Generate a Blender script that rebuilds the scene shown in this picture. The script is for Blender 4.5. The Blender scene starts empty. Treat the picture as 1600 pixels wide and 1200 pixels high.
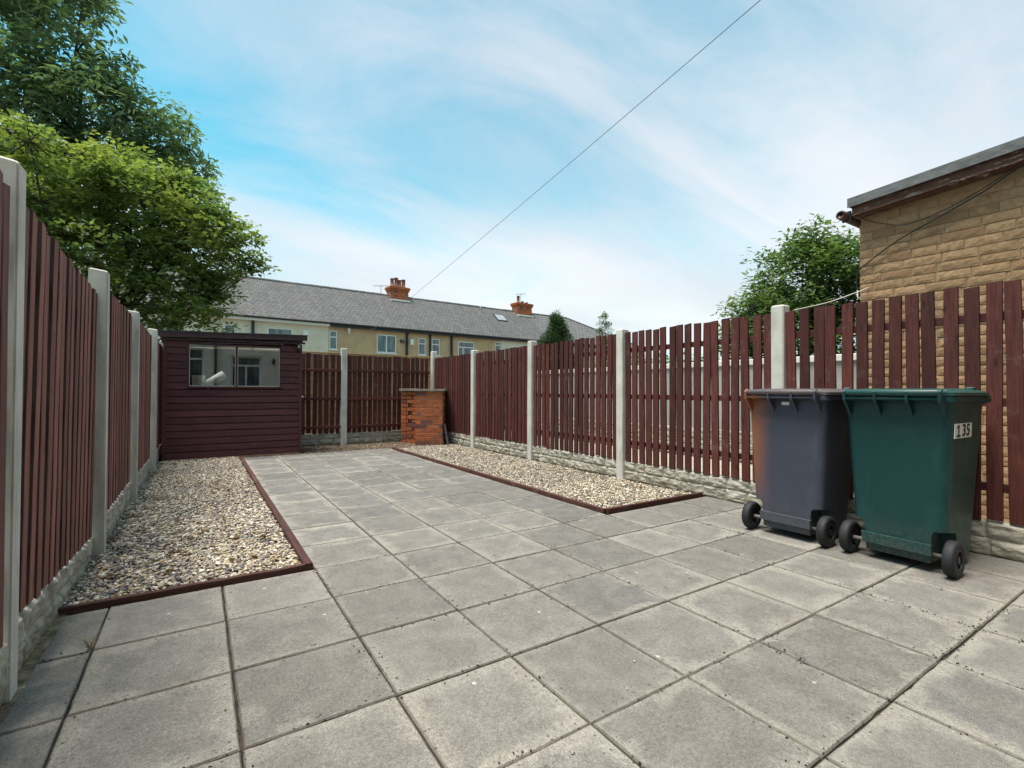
import bpy, bmesh, math, random
import numpy as np
from mathutils import Vector, Matrix, noise as mnoise

R = math.radians
rng = random.Random(11)
nrg = np.random.default_rng(5)
scene = bpy.context.scene
COL = scene.collection

# ------------------------------------------------------------------ camera
def cam_axes(yaw, pitch, roll):
    cy, sy, cp, sp = math.cos(yaw), math.sin(yaw), math.cos(pitch), math.sin(pitch)
    f = Vector((sy * cp, cy * cp, sp)); r = Vector((cy, -sy, 0)); u = r.cross(f)
    c, s = math.cos(roll), math.sin(roll)
    return c * r + s * u, -s * r + c * u, f

cam_data = bpy.data.cameras.new('camera')
cam = bpy.data.objects.new('camera', cam_data)
COL.objects.link(cam)
r_, u_, f_ = cam_axes(0.5737, 0.0144, 0.0031)
M = Matrix.Identity(4)
for i in range(3):
    M[i][0], M[i][1], M[i][2] = r_[i], u_[i], -f_[i]
M[0][3], M[1][3], M[2][3] = -0.5633, -1.5692, 1.009
cam.matrix_world = M
cam_data.sensor_width = 36.0
cam_data.lens = 757.93 / 1600 * 36.0
cam_data.clip_start = 0.02
cam_data.clip_end = 3000
scene.camera = cam

# ------------------------------------------------------------------ world, sun, exposure
SUN_AZ, SUN_EL = R(-88), R(72)          # azimuth measured from +Y towards +X
world = bpy.data.worlds.new('World')
scene.world = world
world.use_nodes = True
wt = world.node_tree
for n in list(wt.nodes):
    wt.nodes.remove(n)

class NB:
    """small node builder"""
    def __init__(self, tree):
        self.t = tree
    def n(self, typ, _out=0, _props=None, **ins):
        nd = self.t.nodes.new(typ)
        if _props:
            for k, v in _props.items():
                setattr(nd, k, v)
        for k, v in ins.items():
            key = int(k[1:]) if k[0] == 'i' and k[1:].isdigit() else k.replace('_', ' ')
            sock = nd.inputs[key]
            if isinstance(v, bpy.types.NodeSocket):
                self.t.links.new(v, sock)
            else:
                sock.default_value = v
        self.last = nd
        return nd.outputs[_out]
    def math(self, op, a, b=0.0, c=0.0, clamp=False):
        return self.n('ShaderNodeMath', _props={'operation': op, 'use_clamp': clamp}, i0=a, i1=b, i2=c)
    def mix(self, fac, a, b, mode='MIX'):
        nd = self.t.nodes.new('ShaderNodeMix')
        nd.data_type = 'RGBA'; nd.blend_type = mode
        for idx, v in ((0, fac), (6, a), (7, b)):
            if isinstance(v, bpy.types.NodeSocket):
                self.t.links.new(v, nd.inputs[idx])
            else:
                if idx and len(v) == 3:
                    v = (*v, 1)
                nd.inputs[idx].default_value = v
        return nd.outputs[2]
    def ramp(self, fac, lo, hi):
        return self.n('ShaderNodeMapRange', _props={'interpolation_type': 'SMOOTHSTEP'}, Value=fac, From_Min=lo, From_Max=hi)
    def noise(self, vec, scale, detail=4, rough=0.55, dist=0.0):
        return self.n('ShaderNodeTexNoise', Vector=vec, Scale=scale, Detail=detail, Roughness=rough, Distortion=dist)

wb = NB(wt)
sky = wb.n('ShaderNodeTexSky', _props={'sky_type': 'NISHITA', 'sun_disc': False, 'sun_elevation': SUN_EL, 'sun_rotation': SUN_AZ,
                                       'air_density': 1.0, 'dust_density': 0.6, 'ozone_density': 1.6})
skyc = wb.mix(1.0, sky, (0.66, 1.58, 1.28), 'MULTIPLY')
gen = wb.n('ShaderNodeTexCoord')
sep = wt.nodes.new('ShaderNodeSeparateXYZ'); wt.links.new(gen, sep.inputs[0])
zz = wb.math('ADD', wb.math('MAXIMUM', sep.outputs[2], 0.0), 0.22)
pv = wt.nodes.new('ShaderNodeCombineXYZ')
wt.links.new(wb.math('DIVIDE', sep.outputs[0], zz), pv.inputs[0])
wt.links.new(wb.math('DIVIDE', sep.outputs[1], zz), pv.inputs[1])
SKY_LOC = (1.5, -8.9, 0)
mp = wb.n('ShaderNodeMapping', Vector=pv.outputs[0], Location=SKY_LOC, Rotation=(0, 0, R(34)), Scale=(0.50, 1.10, 1))
big = wb.noise(mp, 0.62, 2, 0.45, 0.35)
fine = wb.noise(mp, 1.9, 9, 0.58, 0.8)
cm = wb.math('ADD', wb.math('MULTIPLY', big, 0.75), wb.math('MULTIPLY', fine, 0.46))
lowc = wb.math('MULTIPLY', wb.math('SUBTRACT', 1.0, wb.ramp(sep.outputs[2], 0.02, 0.42)), 0.15)     # thin veil thickens towards the horizon
cmask = wb.math('MULTIPLY', wb.ramp(wb.math('ADD', cm, lowc), 0.41, 0.80), 0.88)
ctone = wb.mix(wb.ramp(wb.noise(mp, 1.1, 4, 0.5, 0.4), 0.35, 0.7), (4.8, 4.8, 5.1), (5.95, 5.7, 5.8))
skyf = wb.mix(cmask, skyc, ctone)
bg = wt.nodes.new('ShaderNodeBackground')
wt.links.new(skyf, bg.inputs[0]); bg.inputs[1].default_value = 0.07
wo = wt.nodes.new('ShaderNodeOutputWorld'); wt.links.new(bg.outputs[0], wo.inputs[0])

sun_d = bpy.data.lights.new('sun', 'SUN')
sun_d.energy = 2.6; sun_d.angle = R(26); sun_d.color = (1.0, 0.92, 0.84)
sun = bpy.data.objects.new('sun', sun_d); COL.objects.link(sun)
sd = Vector((math.sin(SUN_AZ) * math.cos(SUN_EL), math.cos(SUN_AZ) * math.cos(SUN_EL), math.sin(SUN_EL)))
sun.rotation_euler = sd.to_track_quat('Z', 'Y').to_euler()

vs = scene.view_settings
vs.view_transform = 'Standard'; vs.look = 'None'; vs.exposure = 1.32; vs.gamma = 1.0; vs.use_curve_mapping = False

# ------------------------------------------------------------------ materials
MATS = {}
def material(name, fn):
    m = bpy.data.materials.new(name); m.use_nodes = True
    t = m.node_tree
    for n in list(t.nodes):
        t.nodes.remove(n)
    b = NB(t)
    sh = fn(b)
    o = t.nodes.new('ShaderNodeOutputMaterial'); t.links.new(sh, o.inputs[0])
    MATS[name] = m
    return m

def bsdf(b, col, rough=0.8, bump=None, bstr=0.3, bdist=0.01, metal=0.0, spec=0.5):
    ins = dict(Base_Color=col if isinstance(col, bpy.types.NodeSocket) else (*col, 1), Roughness=rough, Metallic=metal, Specular_IOR_Level=spec)
    if bump is not None:
        ins['Normal'] = b.n('ShaderNodeBump', Height=bump, Strength=bstr, Distance=bdist)
    return b.n('ShaderNodeBsdfPrincipled', **ins)

def objco(b): b.n('ShaderNodeTexCoord'); return b.last.outputs[3]
def geoco(b): b.n('ShaderNodeNewGeometry'); return b.last.outputs[0]
def orand(b): b.n('ShaderNodeObjectInfo'); return b.last.outputs[5]
def shifted(b, vec, k=37.0):
    c = b.n('ShaderNodeCombineXYZ', X=b.math('MULTIPLY', orand(b), k), Y=b.math('MULTIPLY', orand(b), k * 1.7), Z=b.math('MULTIPLY', orand(b), k * 0.6))
    return b.n('ShaderNodeVectorMath', _props={'operation': 'ADD'}, i0=vec, i1=c)
def scaled(b, vec, s):
    return b.n('ShaderNodeVectorMath', _props={'operation': 'MULTIPLY'}, i0=vec, i1=s)
def vary(b, col, amount=0.3):
    f = b.math('ADD', b.math('MULTIPLY', orand(b), 2 * amount), 1 - amount)
    cc = b.n('ShaderNodeCombineXYZ', X=f, Y=f, Z=f)
    return b.mix(1.0, col, cc, 'MULTIPLY')

def m_slab(b, pk=0.68, lo=(0.150, 0.139, 0.124), hi=(0.195, 0.181, 0.162), cover=0.6):
    oc = objco(b); w = geoco(b)
    s = b.t.nodes.new('ShaderNodeSeparateXYZ'); b.t.links.new(oc, s.inputs[0])
    ax = b.math('ABSOLUTE', s.outputs[0]); ay = b.math('ABSOLUTE', s.outputs[1])
    e = b.math('SUBTRACT', 0.221, b.math('MAXIMUM', ax, ay))
    sv = shifted(b, oc)
    n1 = b.noise(sv, 5.5, 4, 0.6, 0.6)
    n2 = b.noise(sv, 24, 5, 0.65)
    ww = b.math('MULTIPLY', b.math('ADD', orand(b), 0.35), 0.075)
    ed = b.math('ADD', e, b.math('MULTIPLY', b.math('SUBTRACT', n1, 0.5), 0.27))
    ed = b.math('ADD', ed, b.math('MULTIPLY', b.math('SUBTRACT', n2, 0.5), 0.05))
    pale = b.math('SUBTRACT', 1.0, b.n('ShaderNodeMapRange', _props={'interpolation_type': 'SMOOTHSTEP'}, Value=ed, From_Min=0.0, From_Max=ww))
    big = b.noise(w, 0.55, 3, 0.5)
    pale = b.math('MULTIPLY', pale, b.ramp(big, cover - 0.35, cover))
    base = b.mix(b.ramp(b.noise(sv, 9, 5, 0.6), 0.3, 0.72), lo, hi)
    base = b.mix(b.math('MULTIPLY', pale, pk), base, (0.285, 0.262, 0.222))
    base = b.mix(b.math('MULTIPLY', b.ramp(b.noise(w, 1.7, 4, 0.6), 0.52, 0.75), 0.35), base, (0.15, 0.128, 0.104))
    grain = b.noise(sv, 330, 3, 0.75)
    gm = b.math('ADD', b.math('MULTIPLY', b.ramp(grain, 0.25, 0.75), 1.1), 0.45)
    base = b.mix(1.0, base, b.n('ShaderNodeCombineXYZ', X=gm, Y=gm, Z=gm), 'MULTIPLY')
    g2 = b.noise(sv, 75, 4, 0.7)
    gm2 = b.math('ADD', b.math('MULTIPLY', b.ramp(g2, 0.3, 0.7), 0.36), 0.82)
    base = b.mix(1.0, base, b.n('ShaderNodeCombineXYZ', X=gm2, Y=gm2, Z=gm2), 'MULTIPLY')
    # dark grime flecks near the joints, white lichen dots
    vor = b.n('ShaderNodeTexVoronoi', Vector=sv, Scale=60.0)
    vd = b.last.outputs[0]; vc = b.last.outputs[1]
    sc = b.t.nodes.new('ShaderNodeSeparateColor'); b.t.links.new(vc, sc.inputs[0])
    dk = b.math('MULTIPLY', b.math('LESS_THAN', vd, 0.30), b.math('GREATER_THAN', sc.outputs[0], 0.86))
    dk = b.math('MULTIPLY', dk, b.math('SUBTRACT', 1.0, b.ramp(e, 0.0, 0.10)))
    base = b.mix(b.math('MULTIPLY', dk, 0.75), base, (0.035, 0.03, 0.025))
    b.n('ShaderNodeTexVoronoi', Vector=sv, Scale=9.0)
    vd2 = b.last.outputs[0]; vc2 = b.last.outputs[1]
    sc2 = b.t.nodes.new('ShaderNodeSeparateColor'); b.t.links.new(vc2, sc2.inputs[0])
    wd = b.math('MULTIPLY', b.math('LESS_THAN', b.math('ADD', vd2, b.math('MULTIPLY', n2, 0.05)), 0.092), b.math('GREATER_THAN', sc2.outputs[0], 0.80))
    base = b.mix(b.math('MULTIPLY', wd, 0.7), base, (0.48, 0.46, 0.42))
    rim = b.math('SUBTRACT', 1.0, b.ramp(b.math('ADD', e, b.math('MULTIPLY', n2, 0.006)), 0.004, 0.011))
    base = b.mix(b.math('MULTIPLY', rim, 0.5), base, (0.07, 0.06, 0.045))
    base = vary(b, base, 0.11)
    hb = b.math('ADD', grain, b.math('MULTIPLY', g2, 0.8))
    return bsdf(b, base, 0.88, hb, 0.35, 0.002, spec=0.3)
material('slab', m_slab)
material('slab_path', lambda b: m_slab(b, 0.80, (0.136, 0.128, 0.118), (0.186, 0.174, 0.158), 0.52))

def m_soil(b):
    w = geoco(b)
    c = b.mix(b.ramp(b.noise(w, 3, 6, 0.65), 0.3, 0.7), (0.06, 0.045, 0.033), (0.19, 0.145, 0.105))
    c = b.mix(b.math('MULTIPLY', b.ramp(b.noise(w, 45, 5, 0.7), 0.45, 0.7), 0.6), c, (0.26, 0.21, 0.16))
    return bsdf(b, c, 0.95, b.noise(w, 60, 6, 0.7), 0.8, 0.02)
material('soil', m_soil)

def m_joint(b):
    w = geoco(b)
    c = b.mix(b.ramp(b.noise(w, 14, 5, 0.65), 0.42, 0.68), (0.022, 0.018, 0.014), (0.085, 0.06, 0.036))
    return bsdf(b, c, 0.95, b.noise(w, 120, 4, 0.7), 0.8, 0.01)
material('joint', m_joint)

def m_mortar_yellow(b):
    w = geoco(b)
    c = b.mix(b.ramp(b.noise(w, 14, 6, 0.7), 0.35, 0.7), (0.09, 0.07, 0.04), (0.33, 0.265, 0.165))
    return bsdf(b, c, 0.95, b.noise(w, 70, 5, 0.7), 0.6, 0.01)
material('mortar_sand', m_mortar_yellow)

def m_stone(b):
    a = b.n('ShaderNodeVertexColor', _props={'layer_name': 'tint'})
    w = geoco(b)
    g = b.math('ADD', b.math('MULTIPLY', b.noise(w, 160, 3, 0.6), 0.6), 0.7)
    return bsdf(b, b.mix(1.0, a, b.n('ShaderNodeCombineXYZ', X=g, Y=g, Z=g), 'MULTIPLY'), 0.75, spec=0.35)
material('gravel_stone', m_stone)

def wood(cols, var=0.25, grey=0.0, rough=0.72):
    def f(b):
        oc = shifted(b, objco(b))
        g = b.noise(scaled(b, oc, (38, 38, 2.2)), 2.0, 6, 0.65, 0.5)
        g2 = b.noise(scaled(b, oc, (6, 6, 1.3)), 2.2, 4, 0.6, 0.4)
        c = b.mix(b.ramp(g, 0.3, 0.72), cols[0], cols[1])
        c = b.mix(b.math('MULTIPLY', b.ramp(g2, 0.45, 0.75), 0.6), c, cols[2])
        kn = b.n('ShaderNodeTexVoronoi', Vector=scaled(b, oc, (14, 14, 4.0)), Scale=1.0)
        c = b.mix(b.math('MULTIPLY', b.math('SUBTRACT', 1.0, b.ramp(kn, 0.06, 0.17)), 0.75), c, tuple(x * 0.3 for x in cols[0]))
        if grey:
            c = b.mix(b.math('MULTIPLY', b.ramp(b.noise(oc, 7, 5, 0.7), 0.55, 0.72), grey), c, (0.17, 0.13, 0.11))
        c = vary(b, c, var)
        return bsdf(b, c, rough, b.math('ADD', g, b.math('MULTIPLY', b.noise(oc, 180, 2, 0.6), 0.3)), 0.45, 0.004, spec=0.3)
    return f
material('fence_wood', wood(((0.050, 0.0125, 0.0100), (0.112, 0.031, 0.024), (0.084, 0.020, 0.017)), 0.36, 0.3))
material('fence_wood_faded', wood(((0.150, 0.056, 0.042), (0.30, 0.125, 0.095), (0.215, 0.078, 0.060)), 0.34, 0.45))
material('edge_gap_shade', wood(((0.014, 0.006, 0.005), (0.030, 0.012, 0.010), (0.020, 0.008, 0.007)), 0.2, 0.0))  # near-black side faces: painted shade of the gaps between pickets
material('edging_wood', wood(((0.045, 0.018, 0.014), (0.10, 0.042, 0.032), (0.07, 0.025, 0.02)), 0.2, 0.4))
material('pale_timber', wood(((0.26, 0.15, 0.068), (0.40, 0.255, 0.13), (0.33, 0.19, 0.085)), 0.12))

def m_shed(b):
    oc = shifted(b, objco(b)); w = geoco(b)
    g = b.noise(scaled(b, oc, (2.0, 30, 30)), 2.0, 6, 0.65, 0.4)
    c = b.mix(b.ramp(g, 0.3, 0.7), (0.056, 0.0150, 0.0175), (0.112, 0.034, 0.036))
    c = b.mix(b.math('MULTIPLY', b.ramp(b.noise(w, 1.6, 3, 0.5), 0.42, 0.65), 0.5), c, (0.060, 0.013, 0.028))
    chip = b.noise(scaled(b, w, (9, 9, 42)), 1.0, 4, 0.6)
    c = b.mix(b.math('MULTIPLY', b.ramp(chip, 0.69, 0.735), 0.7), c, (0.26, 0.17, 0.12))
    c = vary(b, c, 0.22)
    return bsdf(b, c, 0.55, g, 0.4, 0.004, spec=0.4)
material('shed_paint', m_shed)
def m_shed_fascia(b):
    w = geoco(b)
    g = b.noise(scaled(b, w, (3, 10, 40)), 2.0, 5, 0.65, 0.5)
    c = b.mix(b.ramp(g, 0.3, 0.7), (0.025, 0.010, 0.012), (0.060, 0.022, 0.024))
    c = b.mix(b.math('MULTIPLY', b.ramp(b.noise(scaled(b, w, (5, 5, 22)), 1.6, 5, 0.7), 0.58, 0.68), 0.8), c, (0.22, 0.15, 0.11))
    return bsdf(b, c, 0.7, g, 0.4, 0.004)
material('shed_fascia', m_shed_fascia)
material('roof_felt', lambda b: bsdf(b, b.mix(b.ramp(b.noise(geoco(b), 20, 5, 0.7), 0.3, 0.7), (0.02, 0.02, 0.021), (0.06, 0.058, 0.055)), 0.9))

def m_concrete(c0, c1, stain):
    def f(b):
        w = geoco(b)
        c = b.mix(b.ramp(b.noise(w, 4, 6, 0.65), 0.3, 0.7), c0, c1)
        st = b.noise(scaled(b, w, (7, 7, 1.2)), 1.6, 5, 0.65, 0.3)
        c = b.mix(b.math('MULTIPLY', b.ramp(st, 0.48, 0.72), 0.7), c, stain)
        sp = b.noise(w, 260, 3, 0.7)
        c = b.mix(b.math('MULTIPLY', b.ramp(sp, 0.60, 0.72), 0.35), c, (0.16, 0.15, 0.13))
        c = vary(b, c, 0.08)
        return bsdf(b, c, 0.88, b.math('ADD', sp, b.noise(w, 60, 4, 0.6)), 0.3, 0.003, spec=0.3)
    return f
material('post_concrete', m_concrete((0.47, 0.45, 0.40), (0.60, 0.58, 0.52), (0.33, 0.31, 0.265)))
def m_gravelboard(b):
    w = geoco(b)
    c = b.mix(b.ramp(b.noise(w, 7, 6, 0.65), 0.3, 0.7), (0.29, 0.265, 0.215), (0.44, 0.41, 0.34))
    st = b.noise(scaled(b, w, (4, 4, 9)), 2.5, 6, 0.7, 0.5)
    c = b.mix(b.math('MULTIPLY', b.ramp(st, 0.54, 0.70), 0.6), c, (0.16, 0.135, 0.10))
    sz = b.t.nodes.new('ShaderNodeSeparateXYZ'); b.t.links.new(w, sz.inputs[0])
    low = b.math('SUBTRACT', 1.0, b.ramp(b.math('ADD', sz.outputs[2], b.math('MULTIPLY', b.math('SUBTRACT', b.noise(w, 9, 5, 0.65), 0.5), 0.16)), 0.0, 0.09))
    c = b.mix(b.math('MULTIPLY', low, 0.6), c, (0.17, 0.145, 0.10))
    alg = b.ramp(b.noise(w, 3.1, 5, 0.65), 0.56, 0.72)
    c = b.mix(b.math('MULTIPLY', alg, 0.3), c, (0.20, 0.21, 0.12))
    c = vary(b, c, 0.08)
    return bsdf(b, c, 0.9, b.noise(w, 90, 6, 0.7), 0.5, 0.006, spec=0.25)
material('rock_board', m_gravelboard)

def m_brick(cols, rough=0.9, var=0.2, sc=30):
    def f(b):
        oc = shifted(b, objco(b), 9.0)
        n = b.noise(oc, sc, 5, 0.65, 0.3)
        rr = orand(b)
        c = b.mix(b.ramp(n, 0.35, 0.65), cols[0], cols[1])
        c = b.mix(b.math('MULTIPLY', b.ramp(b.math('ADD', b.math('MULTIPLY', rr, 0.9), b.math('MULTIPLY', b.noise(oc, 8, 3, 0.6), 0.5)), 0.86, 1.02), 0.85), c, cols[2])
        c = vary(b, c, var)
        return bsdf(b, c, rough, b.noise(oc, 80, 5, 0.7), 0.5, 0.005, spec=0.25)
    return f
material('red_brick', m_brick(((0.32, 0.085, 0.032), (0.47, 0.150, 0.055), (0.10, 0.045, 0.045)), 0.9, 0.26))
material('buff_brick', m_brick(((0.33, 0.205, 0.110), (0.44, 0.285, 0.160), (0.25, 0.145, 0.08)), 0.92, 0.2))
material('buff_mortar', lambda b: bsdf(b, b.mix(b.noise(geoco(b), 25, 5, 0.7), (0.30, 0.21, 0.115), (0.42, 0.31, 0.18)), 0.95))
material('grey_mortar', lambda b: bsdf(b, b.mix(b.noise(geoco(b), 25, 5, 0.7), (0.22, 0.15, 0.11), (0.50, 0.42, 0.34)), 0.95))
material('coping_stone', m_concrete((0.20, 0.16, 0.125), (0.30, 0.24, 0.19), (0.12, 0.10, 0.08)))

def plastic(col, dirt, var=0.0, rough=0.42, extra=None):
    def f(b):
        oc = objco(b)
        c = b.mix(b.math('MULTIPLY', b.ramp(b.noise(oc, 3.5, 6, 0.65, 0.6), 0.45, 0.75), 0.45), col, dirt)
        c = b.mix(b.math('MULTIPLY', b.ramp(b.noise(scaled(b, oc, (60, 60, 3)), 1.0, 4, 0.7, 0.4), 0.62, 0.72), 0.22), c, tuple(min(1, x * 2.2 + 0.02) for x in col))
        sc = b.noise(scaled(b, oc, (90, 90, 5)), 1.0, 3, 0.6, 1.2)
        c = b.mix(b.math('MULTIPLY', b.ramp(sc, 0.70, 0.73), 0.35), c, tuple(min(1, x * 3 + 0.05) for x in col))
        if extra:
            c = extra(b, oc, c)
        sx = b.t.nodes.new('ShaderNodeSeparateXYZ'); b.t.links.new(oc, sx.inputs[0])
        # dried mud splashed up from the paving, bleached patches and scuffs
        mud = b.math('MULTIPLY', b.math('SUBTRACT', 1.0, b.ramp(b.math('ADD', sx.outputs[2], b.math('MULTIPLY', b.noise(oc, 11, 5, 0.65), 0.30)), 0.16, 0.46)), b.ramp(b.noise(oc, 55, 4, 0.7), 0.35, 0.65))
        c = b.mix(b.math('MULTIPLY', mud, 0.42), c, (0.15, 0.125, 0.095))
        blo = b.ramp(b.noise(scaled(b, oc, (5, 5, 2.2)), 1.3, 5, 0.62, 0.5), 0.52, 0.72)
        c = b.mix(b.math('MULTIPLY', blo, 0.35), c, tuple(min(1, x * 1.7 + 0.012) for x in col))
        scf = b.ramp(b.noise(scaled(b, oc, (26, 26, 9)), 1.0, 5, 0.75, 0.8), 0.66, 0.70)
        c = b.mix(b.math('MULTIPLY', scf, 0.30), c, tuple(min(1, x * 2.6 + 0.04) for x in col))
        rg = b.math('ADD', b.math('MULTIPLY', b.noise(oc, 9, 5, 0.6), 0.25), rough - 0.1)
        return bsdf(b, c, rg, b.noise(oc, 420, 2, 0.5), 0.12, 0.001, spec=0.45)
    return f
def painted_reflection(b, oc, c):
    # warm orange reflection, painted into the plastic colour of one corner
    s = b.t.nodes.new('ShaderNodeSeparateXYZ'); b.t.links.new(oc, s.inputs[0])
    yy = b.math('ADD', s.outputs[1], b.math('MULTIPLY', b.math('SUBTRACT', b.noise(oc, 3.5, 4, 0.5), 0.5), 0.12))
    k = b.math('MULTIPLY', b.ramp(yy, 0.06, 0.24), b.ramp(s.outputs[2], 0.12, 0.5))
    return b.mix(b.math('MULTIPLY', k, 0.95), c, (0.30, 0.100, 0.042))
material('bin_grey', plastic((0.048, 0.054, 0.078), (0.082, 0.080, 0.092), extra=painted_reflection, rough=0.5))
material('bin_grey_lid', plastic((0.085, 0.07, 0.075), (0.17, 0.12, 0.095), rough=0.5))
material('bin_green', plastic((0.002, 0.040, 0.038), (0.008, 0.048, 0.042)))
material('bin_green_lid', plastic((0.010, 0.056, 0.051), (0.040, 0.080, 0.070), rough=0.4))
material('tyre', lambda b: bsdf(b, b.mix(b.noise(objco(b), 30, 4, 0.6), (0.006, 0.007, 0.009), (0.017, 0.018, 0.021)), 0.7))
material('wheel_hub', lambda b: bsdf(b, (0.035, 0.037, 0.042), 0.5))
material('steel', lambda b: bsdf(b, b.mix(b.noise(objco(b), 40, 4, 0.6), (0.45, 0.44, 0.42), (0.25, 0.2, 0.16)), 0.4, metal=0.8))
material('sticker_white', lambda b: bsdf(b, (0.72, 0.71, 0.68), 0.5))
material('ink_black', lambda b: bsdf(b, (0.012, 0.012, 0.013), 0.5))
material('white_plastic', lambda b: bsdf(b, b.mix(b.noise(objco(b), 12, 4, 0.6), (0.80, 0.80, 0.77), (0.88, 0.88, 0.86)), 0.45))
material('black_plastic', lambda b: bsdf(b, (0.016, 0.016, 0.018), 0.4))
material('lens_grey', lambda b: bsdf(b, (0.30, 0.31, 0.33), 0.15))
material('cable', lambda b: bsdf(b, (0.018, 0.018, 0.020), 0.5))
material('wire_grey', lambda b: bsdf(b, (0.26, 0.265, 0.27), 0.6))
material('rope', lambda b: bsdf(b, (0.6, 0.58, 0.52), 0.8))
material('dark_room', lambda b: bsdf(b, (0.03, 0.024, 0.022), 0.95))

def m_pane(b):
    gl = b.n('ShaderNodeBsdfGlossy', Color=(0.9, 0.92, 0.93, 1), Roughness=0.012)
    tr = b.n('ShaderNodeBsdfTransparent', Color=(0.95, 0.96, 0.96, 1))
    fr = b.n('ShaderNodeFresnel', IOR=1.9)
    fac = b.math('ADD', fr, 0.06, clamp=True)
    return b.n('ShaderNodeMixShader', Fac=fac, i1=tr, i2=gl)
material('shed_pane', m_pane)
def m_winglass(b):
    w = geoco(b)
    c = b.mix(b.ramp(b.noise(scaled(b, w, (3, 3, 0.6)), 2.0, 3, 0.5), 0.4, 0.6), (0.02, 0.03, 0.035), (0.10, 0.13, 0.14))
    return bsdf(b, c, 0.06, spec=0.9)
material('window_glass', m_winglass)
material('upvc', lambda b: bsdf(b, b.mix(b.noise(geoco(b), 6, 4, 0.6), (0.68, 0.67, 0.63), (0.80, 0.79, 0.76)), 0.4))

def render_mat(c0, c1, stain, sc=120):
    def f(b):
        w = geoco(b)
        c = b.mix(b.ramp(b.noise(w, 1.1, 6, 0.65), 0.3, 0.7), c0, c1)
        c = b.mix(b.math('MULTIPLY', b.ramp(b.noise(scaled(b, w, (2.2, 2.2, 0.5)), 1.2, 5, 0.65), 0.55, 0.75), 0.5), c, stain)
        g = b.noise(w, sc, 3, 0.7)
        gm = b.math('ADD', b.math('MULTIPLY', g, 0.7), 0.65)
        c = b.mix(1.0, c, b.n('ShaderNodeCombineXYZ', X=gm, Y=gm, Z=gm), 'MULTIPLY')
        return bsdf(b, c, 0.92, g, 0.5, 0.01, spec=0.2)
    return f
material('render_cream', render_mat((0.62, 0.565, 0.43), (0.72, 0.67, 0.53), (0.48, 0.42, 0.31)))
material('pebbledash_tan', render_mat((0.43, 0.30, 0.165), (0.56, 0.405, 0.235), (0.30, 0.20, 0.115), 24))
material('render_beige', render_mat((0.60, 0.54, 0.46), (0.70, 0.64, 0.56), (0.50, 0.44, 0.37)))

def m_slate(row, c0, c1, bst):
    def f(b):
        b.n('ShaderNodeTexCoord'); uv = b.last.outputs[2]
        br = b.n('ShaderNodeTexBrick', _props={'offset': 0.5}, Vector=uv, Color1=(0.35, 0.35, 0.35, 1), Color2=(0.75, 0.75, 0.75, 1), Mortar=(0.0, 0.0, 0.0, 1),
                 Scale=1.0, Mortar_Size=row * 0.05, Brick_Width=row * 1.25, Row_Height=row, Bias=0.0)
        br_f = b.last.outputs[1]
        n = b.noise(uv, 0.8, 5, 0.6); n2 = b.noise(scaled(b, uv, (3.2, 0.35, 1)), 1.0, 5, 0.65)
        sg = b.t.nodes.new('ShaderNodeSeparateColor'); b.t.links.new(br, sg.inputs[0])
        t = b.math('ADD', b.math('MULTIPLY', sg.outputs[0], 0.55), b.math('MULTIPLY', n2, 0.6))
        c = b.mix(b.ramp(t, 0.25, 0.85), c0, c1)
        c = b.mix(b.math('MULTIPLY', b.ramp(n, 0.5, 0.7), 0.35), c, (0.16, 0.14, 0.125))
        c = b.mix(b.math('MULTIPLY', br_f, 0.75), c, (0.025, 0.025, 0.027))
        return bsdf(b, c, 0.75, sg.outputs[0], bst, 0.03, spec=0.35)
    return f
material('slate', m_slate(0.22, (0.072, 0.070, 0.070), (0.155, 0.146, 0.141), 0.9))
material('concrete_tile', m_slate(0.34, (0.10, 0.10, 0.10), (0.17, 0.165, 0.16), 1.0))
material('ridge_tile', lambda b: bsdf(b, b.mix(b.noise(geoco(b), 5, 5, 0.7), (0.07, 0.07, 0.068), (0.18, 0.175, 0.165)), 0.9))
material('gutter_black', lambda b: bsdf(b, (0.012, 0.011, 0.011), 0.5))
material('terracotta', lambda b: bsdf(b, b.mix(b.noise(geoco(b), 6, 5, 0.7), (0.20, 0.085, 0.055), (0.30, 0.15, 0.10)), 0.9))
material('white_paint', lambda b: bsdf(b, (0.70, 0.68, 0.62), 0.6))
def m_flaking(b):
    w = geoco(b)
    c = b.mix(b.ramp(b.noise(scaled(b, w, (6, 6, 22)), 1.4, 6, 0.7), 0.3, 0.7), (0.085, 0.042, 0.030), (0.17, 0.085, 0.06))
    c = b.mix(b.ramp(b.noise(scaled(b, w, (4, 5, 30)), 1.3, 6, 0.7), 0.57, 0.63), c, (0.45, 0.38, 0.32))
    return bsdf(b, c, 0.8, b.noise(w, 40, 5, 0.7), 0.4, 0.004)
material('flaking_brown', m_flaking)
def m_lead(b):
    w = geoco(b)
    c = b.mix(b.ramp(b.noise(scaled(b, w, (5, 5, 14)), 2.0, 6, 0.7), 0.3, 0.7), (0.085, 0.09, 0.092), (0.17, 0.175, 0.175))
    return bsdf(b, c, 0.8, b.noise(w, 70, 5, 0.7), 0.4, 0.004)
material('felt_edge', m_lead)
material('brown_plastic', lambda b: bsdf(b, b.mix(b.noise(geoco(b), 25, 5, 0.7), (0.06, 0.026, 0.02), (0.12, 0.06, 0.045)), 0.5))
def m_greywall(b):
    w = geoco(b)
    c = b.mix(b.ramp(b.noise(scaled(b, w, (4, 4, 1)), 1.4, 6, 0.65), 0.3, 0.7), (0.27, 0.26, 0.245), (0.42, 0.41, 0.385))
    return bsdf(b, c, 0.9, b.noise(w, 50, 5, 0.7), 0.3, 0.004)
material('panel_concrete', m_greywall)
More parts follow.
